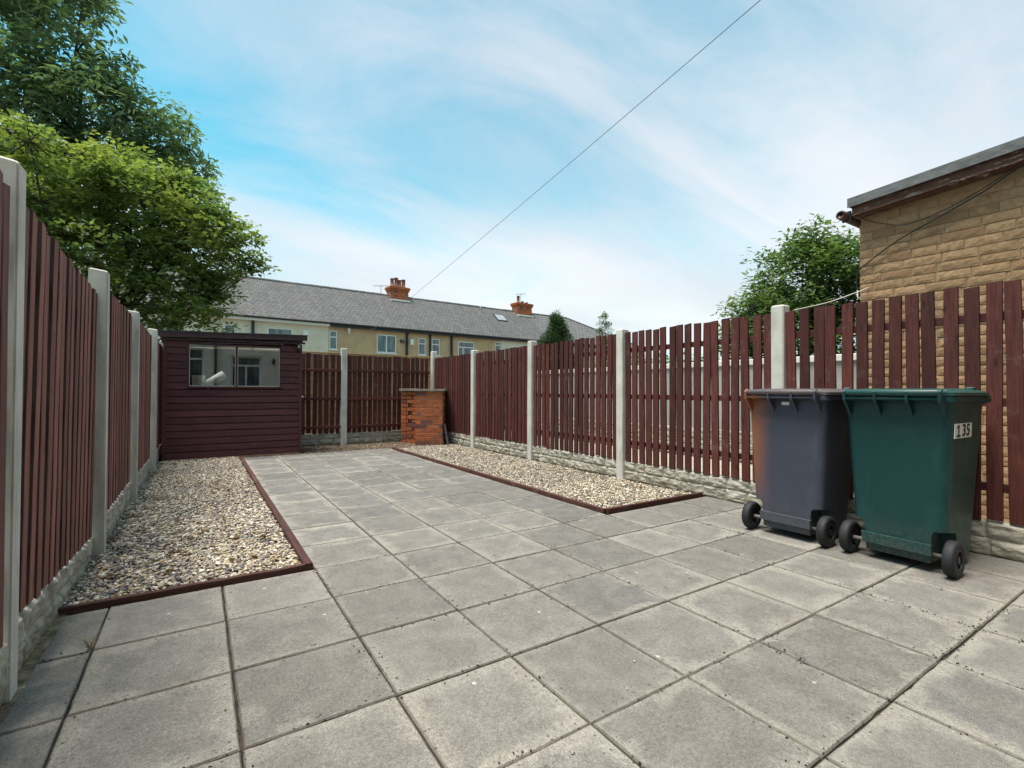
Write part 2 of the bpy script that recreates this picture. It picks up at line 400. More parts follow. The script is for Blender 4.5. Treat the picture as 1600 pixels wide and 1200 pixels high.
def m_bark(b):
    oc = objco(b)
    n = b.noise(scaled(b, oc, (10, 10, 2)), 2.0, 5, 0.65)
    return bsdf(b, b.mix(n, (0.028, 0.022, 0.016), (0.085, 0.068, 0.05)), 0.95, n, 0.6, 0.02)
material('bark', m_bark)
def leafmat(name, trans=0.45):
    def f(b):
        a = b.n('ShaderNodeVertexColor', _props={'layer_name': 'tint'})
        d = b.n('ShaderNodeBsdfPrincipled', Base_Color=a, Roughness=0.5, Specular_IOR_Level=0.35)
        t = b.n('ShaderNodeBsdfTranslucent', Color=b.mix(1.0, a, (1.5, 1.5, 0.7), 'MULTIPLY'))
        return b.n('ShaderNodeMixShader', Fac=trans, i1=d, i2=t)
    material(name, f)
leafmat('leaf')
material('dry_grass', lambda b: bsdf(b, (0.36, 0.27, 0.13), 0.9))
material('crumb', lambda b: bsdf(b, b.mix(orand(b), (0.03, 0.024, 0.018), (0.03, 0.024, 0.018)), 0.95))
material('slate_offcut', lambda b: bsdf(b, b.mix(b.noise(objco(b), 14, 5, 0.7), (0.10, 0.09, 0.085), (0.19, 0.17, 0.16)), 0.85))
def m_ground(b):
    w = geoco(b)
    c = b.mix(b.ramp(b.noise(w, 0.6, 6, 0.65), 0.3, 0.7), (0.075, 0.07, 0.05), (0.20, 0.18, 0.14))
    return bsdf(b, c, 0.95)
material('ground', m_ground)
def m_paving(b):
    w = geoco(b)
    c = b.mix(b.ramp(b.noise(w, 5, 6, 0.65), 0.3, 0.7), (0.30, 0.27, 0.21), (0.42, 0.38, 0.30))
    return bsdf(b, c, 0.9)
material('cream_paving', m_paving)

# ------------------------------------------------------------------ mesh helpers
def newmesh(name, V, F, mat, smooth=False):
    me = bpy.data.meshes.new(name)
    me.from_pydata([tuple(v) for v in V], [], [tuple(f) for f in F])
    if mat:
        me.materials.append(MATS[mat])
    if smooth:
        me.polygons.foreach_set('use_smooth', [True] * len(me.polygons))
    me.update()
    return me
def tag(o, label=None, cat=None, group=None, kind=None):
    if label: o['label'] = label
    if cat: o['category'] = cat
    if group: o['group'] = group
    if kind: o['kind'] = kind
    return o
def place(name, me, parent=None, loc=(0, 0, 0), rot=(0, 0, 0), scale=None):
    o = bpy.data.objects.new(name, me); COL.objects.link(o)
    o.location = loc; o.rotation_euler = rot
    if scale: o.scale = scale
    if parent: o.parent = parent
    return o
def empty(name, loc=(0, 0, 0), rz=0.0):
    o = bpy.data.objects.new(name, None); COL.objects.link(o)
    o.location = loc; o.rotation_euler = (0, 0, rz); o.empty_display_size = 0.1
    return o
def boxVF(x0, x1, y0, y1, z0, z1):
    V = [(x0, y0, z0), (x1, y0, z0), (x1, y1, z0), (x0, y1, z0), (x0, y0, z1), (x1, y0, z1), (x1, y1, z1), (x0, y1, z1)]
    F = [(0, 3, 2, 1), (4, 5, 6, 7), (0, 1, 5, 4), (1, 2, 6, 5), (2, 3, 7, 6), (3, 0, 4, 7)]
    return V, F
class MB:
    def __init__(self): self.V = []; self.F = []
    def add(self, VF):
        k = len(self.V); self.V += list(VF[0]); self.F += [tuple(i + k for i in f) for f in VF[1]]; return self
    def box(self, *a): return self.add(boxVF(*a))
    def tube(self, pts, rad, n=8, caps=True): return self.add(tubeVF(pts, rad, n, caps))
    def mesh(self, name, mat, smooth=False): return newmesh(name, self.V, self.F, mat, smooth)
def bevbox(name, dims, mat, bev=0.003, seg=1):
    x0, x1, y0, y1, z0, z1 = dims
    bm = bmesh.new()
    V, F = boxVF(*dims)
    vs_ = [bm.verts.new(v) for v in V]
    for f in F: bm.faces.new([vs_[i] for i in f])
    bmesh.ops.bevel(bm, geom=list(bm.edges), offset=bev, segments=seg, affect='EDGES', profile=0.5)
    me = bpy.data.meshes.new(name); bm.to_mesh(me); bm.free()
    me.materials.append(MATS[mat])
    return me
def tubeVF(pts, rad, n=8, caps=True):
    P = [Vector(p) for p in pts]
    if not hasattr(rad, '__len__'): rad = [rad] * len(P)
    V, F = [], []
    up = Vector((0, 0, 1))
    for i, p in enumerate(P):
        d = (P[min(i + 1, len(P) - 1)] - P[max(i - 1, 0)]).normalized()
        a = d.cross(up) if abs(d.dot(up)) < 0.95 else d.cross(Vector((1, 0, 0)))
        a.normalize(); c = a.cross(d)
        for k in range(n):
            t = 2 * math.pi * k / n
            V.append(p + rad[i] * (math.cos(t) * a + math.sin(t) * c))
    for i in range(len(P) - 1):
        for k in range(n):
            k2 = (k + 1) % n
            F.append((i * n + k, i * n + k2, (i + 1) * n + k2, (i + 1) * n + k))
    if caps:
        F.append(tuple(range(n))); F.append(tuple((len(P) - 1) * n + k for k in reversed(range(n))))
    return V, F
def part(parent, name, me, loc=(0, 0, 0), rot=(0, 0, 0)):
    return place(name, me, parent, loc, rot)
def bezier_pts(a, b, sag, n=24):
    a, b = Vector(a), Vector(b)
    return [a.lerp(b, i / n) - Vector((0, 0, sag * 4 * (i / n) * (1 - i / n))) for i in range(n + 1)]

# ------------------------------------------------------------------ ground and patio
g = place('ground', newmesh('ground', [(-600, -600, -0.07), (600, -600, -0.07), (600, 600, -0.07), (-600, 600, -0.07)], [(0, 1, 2, 3)], 'ground'))
tag(g, kind='structure')

def grid_sheet(name, x0, x1, y0, y1, z, amp, mat, step=0.06, fr=3.0):
    nx = max(2, int((x1 - x0) / step)); ny = max(2, int((y1 - y0) / step))
    V = []; F = []
    for j in range(ny + 1):
        for i in range(nx + 1):
            x = x0 + (x1 - x0) * i / nx; y = y0 + (y1 - y0) * j / ny
            V.append((x, y, z + amp * mnoise.fractal(Vector((x * fr, y * fr, 2.3)), 1.0, 2.0, 3)))
    for j in range(ny):
        for i in range(nx):
            k = j * (nx + 1) + i
            F.append((k, k + 1, k + nx + 2, k + nx + 1))
    return place(name, newmesh(name, V, F, mat, True))
tag(grid_sheet('soil_strip', -1.15, 3.7, 6.55, 8.9, -0.012, 0.016, 'soil', 0.05, 6.0), kind='structure')

# slabs
S = 0.45
def slab_mesh(w, d, seed, gap=0.0029, mat='slab'):
    rr = random.Random(seed)
    hx, hy = w / 2 - gap, d / 2 - gap
    n = 10
    ring = []
    for k in range(n): ring.append((-hx + 2 * hx * k / n, -hy))
    for k in range(n): ring.append((hx, -hy + 2 * hy * k / n))
    for k in range(n): ring.append((hx - 2 * hx * k / n, hy))
    for k in range(n): ring.append((-hx, hy - 2 * hy * k / n))
    V = []; m = len(ring)
    j1 = [rr.uniform(-0.0016, 0.0012) + (-0.005 if rr.random() < 0.05 else 0) for _ in ring]
    for (x, y), j in zip(ring, j1):
        L = math.hypot(x, y); V.append((x + x / L * j, y + y / L * j, -0.035))
    for (x, y), j in zip(ring, j1):
        L = math.hypot(x, y); V.append((x + x / L * j, y + y / L * j, -0.005 + rr.uniform(-0.001, 0.001)))
    for (x, y), j in zip(ring, j1):
        L = math.hypot(x, y); q = -0.005 + rr.uniform(-0.001, 0.001)
        V.append((x + x / L * (j + q), y + y / L * (j + q), 0.0))
    F = []
    for l in (0, 1):
        for k in range(m):
            k2 = (k + 1) % m
            F.append((l * m + k, l * m + k2, (l + 1) * m + k2, (l + 1) * m + k))
    F.append(tuple(2 * m + k for k in range(m)))
    return newmesh('slab', V, F, mat)
patio = place('patio', newmesh('patio', *boxVF(-1.10, 3.62, -2.58, 1.36, -0.06, -0.012), 'joint'))
tag(patio, kind='structure')
path_bed = place('path', newmesh('path', *boxVF(0.0, 2.262, 1.37, 6.76, -0.06, -0.0125), 'joint'))
tag(path_bed, kind='structure')
full = [slab_mesh(S, S, 100 + k) for k in range(7)]
full_path = [slab_mesh(S, S, 140 + k, mat='slab_path') for k in range(5)]
cut = {}
def lay_slab(par, x0, x1, y0, y1):
    w, d = x1 - x0, y1 - y0
    if abs(w - S) < 1e-3 and abs(d - S) < 1e-3:
        me = rng.choice(full_path if rng.random() < min(0.95, max(0.04, (y0 - 0.5) / 2.6)) else full); rz = rng.choice((0, 1, 2, 3)) * math.pi / 2
    else:
        key = (round(w, 3), round(d, 3), rng.randint(0, 1))
        if key not in cut: cut[key] = slab_mesh(w, d, hash(key) % 999)
        me = cut[key]; rz = rng.choice((0, 2)) * math.pi / 2
    o = place('slab', me, par, ((x0 + x1) / 2 + rng.uniform(-.0015, .0015), (y0 + y1) / 2 + rng.uniform(-.0015, .0015), rng.uniform(-0.0025, 0.0015)),
              (rng.uniform(-.003, .003), rng.uniform(-.003, .003), rz + rng.uniform(-.004, .004)))
    return o
xs = [-1.056, -0.9] + [-0.45 + S * k for k in range(0, 10)] + [3.6]
for j in range(-5, 3):
    for a, c in zip(xs[:-1], xs[1:]):
        lay_slab(patio, a, c, j * S, (j + 1) * S)
for a, c in zip(xs[:-1], xs[1:]):
    lay_slab(patio, a, c, -2.55, -5 * S)
for j in range(3, 15):
    for i in range(5):
        lay_slab(path_bed, i * S, (i + 1) * S, j * S + 0.0004, (j + 1) * S + 0.0004)
tag(grid_sheet('mortar_strip', -1.125, -1.050, -2.5, 1.36, -0.002, 0.006, 'mortar_sand', 0.02, 14.0), kind='structure')

# ------------------------------------------------------------------ house behind the camera (seen in the shed window)
hr = empty('rear_house', (1.5, -2.6, 0))
def world_part(root, name, me):
    o = place(name, me, root); o.matrix_parent_inverse = Matrix.Translation(-Vector(root.location)); return o
def wall_with_holes(x0, x1, z0, z1, holes, y0, y1):
    xsx = sorted({x0, x1, *[h[0] for h in holes], *[h[1] for h in holes]})
    zsz = sorted({z0, z1, *[h[2] for h in holes], *[h[3] for h in holes]})
    mb = MB()
    for a, c in zip(xsx[:-1], xsx[1:]):
        for p, q in zip(zsz[:-1], zsz[1:]):
            mx, mz = (a + c) / 2, (p + q) / 2
            if any(h[0] < mx < h[1] and h[2] < mz < h[3] for h in holes): continue
            mb.box(a, c, y0, y1, p, q)
    return mb
holes = [(-1.9, -0.42, 1.0, 2.32), (0.30, 1.18, 0.05, 2.12)]
wall_b = wall_with_holes(-4.5, 7.5, -0.05, 5.3, holes, -2.9, -2.6)
world_part(hr, 'wall', wall_b.mesh('wall', 'render_beige'))
rm = MB(); rm.add(([(-4.7, -2.35, 5.2), (7.7, -2.35, 5.2), (7.7, -6.4, 8.0), (-4.7, -6.4, 8.0), (-4.7, -10.4, 5.2), (7.7, -10.4, 5.2)], [(0, 1, 2, 3), (3, 2, 5, 4)]))
world_part(hr, 'roof', rm.mesh('roof', 'ridge_tile'))
for (a, c, p, q), trs in ((holes[0], 1.95), (holes[1], 1.78)):
    w = world_part(hr, 'window' if a < 0 else 'door', MB().box(a, c, -2.80, -2.79, p, q).mesh('pane', 'window_glass'))
    mb = MB(); t = 0.06
    mb.box(a, a + t, -2.79, -2.70, p, q).box(c - t, c, -2.79, -2.70, p, q).box(a + t, c - t, -2.79, -2.70, q - t, q).box(a + t, c - t, -2.79, -2.70, p, p + t)
    mb.box(a + t, c - t, -2.788, -2.71, trs, trs + t).box((a + c) / 2 - .025, (a + c) / 2 + .025, -2.787, -2.72, p + t, trs)
    fo = place('frame', mb.mesh('frame', 'upvc'), w)
world_part(hr, 'downpipe', MB().tube([(-0.12, -2.55, 0.05), (-0.12, -2.55, 5.1)], 0.036, 10).mesh('downpipe', 'gutter_black'))
world_part(hr, 'wall_lamp', MB().tube([(1.52, -2.6, 1.98), (1.52, -2.5, 1.98)], 0.03, 8).tube([(1.52, -2.48, 1.86), (1.52, -2.48, 2.0), (1.52, -2.48, 2.08)], [0.05, 0.055, 0.01], 8).mesh('wall_lamp', 'black_plastic'))
tag(hr, 'beige rendered house reflected in the shed window', 'house')

# ------------------------------------------------------------------ fences
def picket_mesh(w, L, seed, mat, th=0.018):
    rr = random.Random(seed); n = 7
    V = []; F = []
    bow = rr.uniform(-0.004, 0.004); tw = rr.uniform(-0.02, 0.02)
    skew = rr.uniform(-0.012, 0.012)
    for i in range(n + 1):
        t = i / n; z = t * L
        ox = bow * math.sin(math.pi * t) + rr.uniform(-.0006, .0006); oy = rr.uniform(-.0006, .0006) + tw * 0.06 * t
        a, bb = -w / 2 + rr.uniform(-.001, .001) + ox, w / 2 + rr.uniform(-.001, .001) + ox
        c = 0.002
        dz0 = -skew / 2 if i == n else 0; dz1 = skew / 2 if i == n else 0
        V += [(a + c, oy, z + dz0), (bb - c, oy, z + dz1), (bb, oy + c, z + dz1), (bb, oy + th, z + dz1), (a, oy + th, z + dz0), (a, oy + c, z + dz0)]
    for i in range(n):
        for k in range(6):
            F.append((i * 6 + k, i * 6 + (k + 1) % 6, (i + 1) * 6 + (k + 1) % 6, (i + 1) * 6 + k))
    F.append(tuple(reversed(range(6)))); F.append(tuple(n * 6 + k for k in range(6)))
    me = newmesh('picket', V, F, mat)
    me.materials.append(MATS['edge_gap_shade'])  # both narrow sides carry the painted gap shade
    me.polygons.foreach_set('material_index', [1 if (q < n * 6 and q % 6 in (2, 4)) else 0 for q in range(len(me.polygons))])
    return me
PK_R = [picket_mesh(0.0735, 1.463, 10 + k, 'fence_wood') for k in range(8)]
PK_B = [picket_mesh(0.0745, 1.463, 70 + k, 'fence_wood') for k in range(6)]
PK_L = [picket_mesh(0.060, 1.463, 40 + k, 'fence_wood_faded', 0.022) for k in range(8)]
def fence_panel(loc, rz, L, n, pickets, mat, label, group, rails=(0.205, 0.73, 1.26), rails_front=False, tilt=0.0, drop=0.0):
    root = empty('picket_fence', loc, rz)
    root.rotation_euler = (0, tilt, rz)
    tag(root, label, 'fence', group)
    sp = L / n
    for k in range(n):
        place('picket', rng.choice(pickets), root, (sp * (k + .5) + rng.uniform(-.004, .004), rng.uniform(-.0015, .0015), rng.uniform(-.010, .008)),
              (rng.uniform(-.003, .003), rng.uniform(-.009, .009), rng.choice((0, 0, 0)) + rng.uniform(-.02, .02)))
    for z in rails:
        y0, y1 = (-0.032, -0.003) if rails_front else (0.0205, 0.046)
        me = bevbox('rail', (0, L, y0, y1, -0.026, 0.026), mat, 0.003)
        # grain of the rail material runs along local z: build the rail upright, then lay it down
        me.transform(Matrix.Rotation(-math.pi / 2, 4, 'Y'))
        place('rail', me, root, (0, 0, z), (0, math.pi / 2, 0))
    return root
def post_mesh(w, d, h, slope):
    bm = bmesh.new()
    V, F = boxVF(-w / 2, w / 2, -d / 2, d / 2, -0.15, h)
    v = [bm.verts.new(q) for q in V]
    for f in F: bm.faces.new([v[i] for i in f])
    bmesh.ops.bevel(bm, geom=[e for e in bm.edges if abs(e.verts[0].co.z - e.verts[1].co.z) > 0.5], offset=0.006, segments=2, affect='EDGES')
    bm.faces.ensure_lookup_table()
    top = max(bm.faces, key=lambda f: f.calc_center_median().z)
    r = bmesh.ops.inset_region(bm, faces=[top], thickness=0.012)
    for vv in top.verts:
        vv.co.z += 0.012 if slope == 0 else 0.008
    if slope:
        for vv in bm.verts:
            if vv.co.z > h - 0.01: vv.co.z -= slope * (vv.co.x + w / 2)
    me = bpy.data.meshes.new('post'); bm.to_mesh(me); bm.free()
    me.materials.append(MATS['post_concrete'])
    return me
def fence_post(loc, h, label, group, slope=0.0, w=0.105, d=0.105, lean=(0, 0)):
    o = place('fence_post', post_mesh(w, d, h, slope), None, loc, (lean[0], lean[1], 0))
    return tag(o, label, 'fence post', group)
def rock_mesh(L, h, seed, th=0.045, rows=2):
    rr = random.Random(seed)
    nx, nz = max(10, int(L / 0.011)), 22
    cuts = []
    for r in range(rows):
        x = -rr.uniform(0, .15); c = []
        while x < L + .2:
            c.append(x); x += rr.uniform(0.13, 0.27)
        cuts.append(c)
    V = []; F = []
    tilts = {}
    for j in range(nz + 1):
        for i in range(nx + 1):
            x = L * i / nx; z = h * j / nz
            r = min(rows - 1, int(z / h * rows)); zf = (z / h * rows) - r
            wob = 0.012 * mnoise.noise(Vector((x * 9, z * 9, seed)))
            xx = x + wob
            c = cuts[r]; k = max(q for q in range(len(c)) if c[q] <= xx) if xx >= c[0] else 0
            a, bq = c[k], c[min(k + 1, len(c) - 1)]
            ex = min(xx - a, bq - xx); ez = min(zf, 1 - zf) * h / rows + wob * 0.4
            e = max(0.0, min(1.0, min(ex, ez) / 0.014))
            key = (r, k)
            if key not in tilts: tilts[key] = (rr.uniform(-.1, .1), rr.uniform(-.16, .16), rr.uniform(0, .006))
            tx, tz, t0 = tilts[key]
            nn = mnoise.fractal(Vector((x * 13, z * 22, seed * 3.1)), 0.9, 2.1, 4)
            ridge = abs(mnoise.noise(Vector((x * 8 + z * 14, z * 17, seed * 1.7))))
            d = e * (0.009 + t0 * 1.1 + 0.009 * nn + 0.013 * ridge + tx * (x - (a + bq) / 2) * .35 + tz * (zf - .5) * h / rows * .5)
            V.append((x, -d, z))
    for j in range(nz):
        for i in range(nx):
            k = j * (nx + 1) + i
            F.append((k, k + 1, k + nx + 2, k + nx + 1))
    k = len(V)
    V += [(0, th, -0.08), (L, th, -0.08), (L, th, h), (0, th, h), (0, 0, -0.08), (L, 0, -0.08)]
    F += [(k + 1, k, k + 3, k + 2)]
    top = [nz * (nx + 1) + i for i in range(nx + 1)]; bot = list(range(nx + 1))
    F.append(tuple(top) + (k + 2, k + 3)); F.append(tuple(reversed(bot)) + (k + 4, k + 5))
    F.append((k + 4, 0) + tuple(j * (nx + 1) for j in range(1, nz + 1)) + (k + 3, k))
    F.append((k + 5, k + 1, k + 2) + tuple(j * (nx + 1) + nx for j in range(nz, -1, -1)))
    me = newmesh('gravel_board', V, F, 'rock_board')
    return me
def gravel_board(loc, rz, L, label, group, h=0.215, tilt=0.0, seed=0):
    o = place('gravel_board', rock_mesh(L, h, seed), None, loc, (0, tilt, rz))
    return tag(o, label, 'gravel board', group)

# --- right fence (garden face towards -X)
XR = 3.51
ry = [-1.17, 0.64, 2.455, 4.27, 6.04, 7.82]
rposts = ['', 'pale concrete post behind the grey wheelie bin', 'concrete post in the right fence at the near end of its gravel bed',
          'concrete post in the middle of the right fence, two along from the bins', 'slim concrete post of the right fence next to the brick barbecue', 'concrete corner post behind the brick barbecue']
for k in range(1, 6):
    fence_post((XR + 0.052, ry[k], 0), (1.725, 1.715, 1.735, 1.72, 1.815)[k - 1], rposts[k], 'concrete posts of the right fence', lean=(rng.uniform(-.004, .004), rng.uniform(-.004, .004)))
plab = ['tall brown picket panel behind the green wheelie bin, brick wall beyond', 'brown picket panel left of the grey bin with pale concrete showing through',
        'brown picket panel at the middle of the right fence, conifer above it', 'brown picket panel of the right fence, second from the back corner',
        'dark brown picket panel in the back right corner beside the barbecue']
blab = ['rough stone-faced board under the pickets behind the green bin', 'rough stone-faced board left of the grey bin beneath the pickets',
        'rough stone-faced board along the middle of the right gravel bed', 'rough stone-faced board of the right fence, second from the corner', 'rough stone-faced board in the back right corner beside the barbecue']
for k in range(5):
    y0, y1 = ry[k] + 0.052, ry[k + 1] - 0.052
    fence_panel((XR + 0.030, y1, 0.218), -math.pi / 2, y1 - y0, 17, PK_R, 'fence_wood', plab[k], 'picket panels of the right fence')
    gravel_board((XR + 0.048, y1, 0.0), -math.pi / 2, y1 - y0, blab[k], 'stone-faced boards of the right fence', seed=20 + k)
# --- back fence (garden face towards -Y)
YB = 7.80
fence_post((1.735, YB + 0.03, 0), 1.79, 'concrete post of the back fence between shed and barbecue', 'concrete posts of the back fence')
fence_panel((1.79, YB + 0.03, 0.215), 0, 1.665, 17, PK_B, 'fence_wood', 'brown picket panel of the back fence directly left of the brick barbecue', 'picket panels of the back fence', (0.115, 0.64, 1.165), True)
fence_panel((-0.05, YB + 0.03, 0.215), 0, 1.73, 17, PK_B, 'fence_wood', 'brown picket panel of the back fence beside the shed wall', 'picket panels of the back fence', (0.115, 0.64, 1.165), True)
gravel_board((1.79, YB + 0.045, 0), 0, 1.665, 'rough stone-faced board of the back fence left of the barbecue', 'stone-faced boards of the back fence', seed=31)
gravel_board((-0.05, YB + 0.045, 0), 0, 1.73, 'rough stone-faced board of the back fence beside the shed', 'stone-faced boards of the back fence', seed=32)
# --- left fence (garden face towards +X)
lp = [(-1.066, 0.682, 1.765), (-1.036, 2.300, 1.74), (-1.020, 3.955, 1.715), (-0.990, 5.74, 1.745), (-0.975, 7.5, 1.75)]
llab = ['tall concrete post at the left edge of the picture, nearest to the viewer', 'concrete post of the left fence, second from the viewer, rising from the gravel',
        'slim concrete post of the left fence, third from the viewer', 'concrete post of the left fence beside the shed corner', 'concrete post deep in the dark gap left of the shed']
for k, (x, y, h) in enumerate(lp):
    fence_post((x - 0.046, y, 0), h, llab[k], 'concrete posts of the left fence', slope=0.13, w=0.092, d=0.09)
pl_ = [('faded brown picket panel cut off by the left edge of the picture', -1.05, 0.637, -1.075, 0), ('faded brown picket panel between the two nearest posts of the left fence', 0.727, 2.255, -1.088, 1),
       ('faded brown picket panel of the left fence, second from the viewer', 2.345, 3.91, -1.065, 2), ('narrow looking faded brown picket panel of the left fence near the shed', 4.0, 5.695, -1.045, 3),
       ('short brown picket panel hidden between the shed and the left fence', 5.785, 7.5, -1.03, 4)]
bl_ = ['rough stone-faced board at the bottom left corner of the picture', 'rough stone-faced board beside the nearest left gravel corner', 'rough stone-faced board of the left fence, second from the viewer',
       'rough stone-faced board of the left fence near the shed', 'rough stone-faced board in the dark gap beside the shed']
for k, (lab, y0, y1, x, _) in enumerate(pl_):
    L = y1 - y0
    tilt = 0.055 if k == 1 else 0.0
    z0 = 0.205
    if k == 1: z0 = 0.215
    fence_panel((x, y0, z0), math.pi / 2, L, 15 if L < 1.62 else 16, PK_L, 'fence_wood_faded', lab, 'picket panels of the left fence', tilt=tilt)
    gravel_board((x - 0.012, y0, 0.0 if k != 1 else 0.008), math.pi / 2, L, bl_[k], 'stone-faced boards of the left fence', h=0.205, tilt=tilt, seed=50 + k)

# ------------------------------------------------------------------ timber edging
def plank(name, p0, p1, w, z0, z1, mat, label, group, seg=8):
    p0, p1 = Vector((*p0, 0)), Vector((*p1, 0)); d = p1 - p0; L = d.length; rr = random.Random(int(L * 1000))
    V = []; F = []
    for i in range(seg + 1):
        z = L * i / seg; j = [rr.uniform(-.0018, .0018) for _ in range(3)]
        c = 0.003
        V += [(-w / 2 + j[0], 0, z), (w / 2 + j[0], 0, z), (w / 2 + j[0], z1 - z0 - c + j[1], z), (w / 2 - c + j[0], z1 - z0 + j[1], z), (-w / 2 + c + j[0], z1 - z0 + j[1], z), (-w / 2 + j[0], z1 - z0 - c + j[1], z)]
    for i in range(seg):
        for k in range(6):
            F.append((i * 6 + k, i * 6 + (k + 1) % 6, (i + 1) * 6 + (k + 1) % 6, (i + 1) * 6 + k))
    F.append(tuple(reversed(range(6)))); F.append(tuple(seg * 6 + k for k in range(6)))
    o = place(name, newmesh(name, V, F, mat), None, (p0.x, p0.y, z0))
    # local z -> along the plank, local y -> up
    ax = d.normalized(); up = Vector((0, 0, 1)); sx = up.cross(ax)
    m = Matrix((sx, up, ax)).transposed().to_4x4(); m.translation = (p0.x, p0.y, z0)
    o.matrix_world = m
    return tag(o, label, 'edging board', group)
G_ED = 'timber edging boards'
plank('edging_board', (-0.029, 1.357), (-0.030, 4.30), 0.043, -0.06, 0.034, 'edging_wood', 'long red-brown edging board from the front corner of the left gravel bed', G_ED, 14)
plank('edging_board', (-0.026, 4.304), (-0.022, 6.58), 0.043, -0.06, 0.030, 'edging_wood', 'red-brown edging board of the left gravel bed, shed end', G_ED, 12)
plank('edging_board', (-1.10, 1.374), (-0.052, 1.372), 0.028, -0.06, 0.030, 'edging_wood', 'dark edging board across the front of the left gravel bed', G_ED)
plank('edging_board', (2.285, 1.412), (2.268, 6.60), 0.030, -0.06, 0.034, 'edging_wood', 'long dark edging board between paving and right gravel bed', G_ED, 20)
plank('edging_board', (2.302, 1.400), (3.545, 1.398), 0.030, -0.06, 0.036, 'edging_wood', 'dark edging board across the front of the right gravel bed', G_ED)

# ------------------------------------------------------------------ gravel beds
def ico(sub):
    bm = bmesh.new(); bmesh.ops.create_icosphere(bm, subdivisions=sub, radius=1.0)
    V = np.array([v.co[:] for v in bm.verts]); F = np.array([[v.index for v in f.verts] for f in bm.faces]); bm.free()
    return V, F
ICO = {1: ico(1), 2: ico(2)}
def rand_rot(n):
    q = nrg.normal(size=(n, 4)); q /= np.linalg.norm(q, axis=1)[:, None]
    w, x, y, z = q.T
    return np.stack([np.stack([1 - 2 * (y * y + z * z), 2 * (x * y - z * w), 2 * (x * z + y * w)], -1),
                     np.stack([2 * (x * y + z * w), 1 - 2 * (x * x + z * z), 2 * (y * z - x * w)], -1),
                     np.stack([2 * (x * z - y * w), 2 * (y * z + x * w), 1 - 2 * (x * x + y * y)], -1)], 1)
def fast_mesh(name, V, F, mat, col=None, smooth=True):
    me = bpy.data.meshes.new(name)
    nv, nf, k = len(V), len(F), F.shape[1]
    me.vertices.add(nv); me.vertices.foreach_set('co', V.astype(np.float32).ravel())
    me.loops.add(nf * k); me.loops.foreach_set('vertex_index', F.astype(np.int32).ravel())
    me.polygons.add(nf); me.polygons.foreach_set('loop_start', np.arange(0, nf * k, k, dtype=np.int32))
    me.polygons.foreach_set('use_smooth', np.full(nf, smooth))
    me.update(calc_edges=True)
    if col is not None:
        at = me.color_attributes.new('tint', 'FLOAT_COLOR', 'POINT')
        at.data.foreach_set('color', np.concatenate([col, np.ones((nv, 1))], 1).astype(np.float32).ravel())
    me.materials.append(MATS[mat]); me.validate()
    return me
PAL = np.array([(0.42, 0.35, 0.24), (0.50, 0.44, 0.34), (0.30, 0.22, 0.14), (0.26, 0.235, 0.21), (0.165, 0.15, 0.145), (0.085, 0.08, 0.082), (0.58, 0.54, 0.46), (0.25, 0.175, 0.115)])
def stones(P, sub, rmin, rmax, weights):
    n = len(P); bv, bf = ICO[sub]; m = len(bv)
    sc = nrg.uniform(rmin, rmax, n)[:, None] * np.stack([nrg.uniform(.95, 1.55, n), nrg.uniform(.7, 1.05, n), nrg.uniform(.35, .65, n)], -1)
    jit = 1 + nrg.uniform(-.30, .26, (n, m, 1))
    loc = bv[None] * jit * sc[:, None, :]
    az = nrg.uniform(0, 2 * np.pi, n); tl = nrg.normal(0, .45, n)
    ca, sa, ct, st = np.cos(az), np.sin(az), np.cos(tl), np.sin(tl)
    z0 = np.zeros(n); o1 = np.ones(n)
    Rz = np.stack([np.stack([ca, -sa, z0], -1), np.stack([sa, ca, z0], -1), np.stack([z0, z0, o1], -1)], 1)
    Rx = np.stack([np.stack([o1, z0, z0], -1), np.stack([z0, ct, -st], -1), np.stack([z0, st, ct], -1)], 1)
    V = np.einsum('nij,nmj->nmi', Rz @ Rx, loc) + P[:, None, :]
    ci = np.array([nrg.choice(len(PAL), p=w) for w in weights])
    col = PAL[ci] * nrg.uniform(.80, 1.32, (n, 1))
    col = np.repeat(col[:, None, :], m, 1).reshape(-1, 3)
    F = (bf[None] + (np.arange(n) * m)[:, None, None]).reshape(-1, 3)
    return V.reshape(-1, 3), F, np.clip(col, 0, 1)
def bed(name, inside, x0, x1, y0, y1, zbase, sp, wfun, label, ysplit):
    gx = np.arange(x0, x1, sp); gy = np.arange(y0, y1, sp)
    X, Y = np.meshgrid(gx, gy); P = np.stack([X.ravel(), Y.ravel()], -1) + nrg.uniform(-sp * .55, sp * .55, (X.size, 2))
    P = P[np.array([inside(x, y) for x, y in P])]
    ht = np.array([0.011 * mnoise.noise(Vector((x * 2.2, y * 2.2, 5.0))) for x, y in P])
    P3 = np.concatenate([P, (zbase + ht + nrg.uniform(-.006, .010, len(P)))[:, None]], 1)
    W = np.array([wfun(x, y) for x, y in P])
    near = P[:, 1] < ysplit
    Vs, Fs, Cs = [], [], []; k = 0
    for sel, sub in ((near, 2), (~near, 1)):
        if sel.sum() == 0: continue
        V, F, C = stones(P3[sel], sub, 0.0045, 0.0125, W[sel])
        Vs.append(V); Fs.append(F + k); Cs.append(C); k += len(V)
    o = place(name, fast_mesh(name, np.concatenate(Vs), np.concatenate(Fs), 'gravel_stone', np.concatenate(Cs)))
    return tag(o, label, 'gravel', kind='stuff')
def wmix(t):
    a = np.array([.22, .20, .12, .13, .10, .05, .12, .06]); d = np.array([.10, .08, .10, .22, .24, .17, .04, .05])
    w = a * (1 - t) + d * t; return w / w.sum()
def w_left(x, y):
    t = 0.27 + 0.8 * mnoise.noise(Vector((x * 1.6, y * 1.1, 1.0))) - max(0, (x + .45)) * .8 * max(0, 2.6 - y)
    return wmix(min(1, max(0, t)))
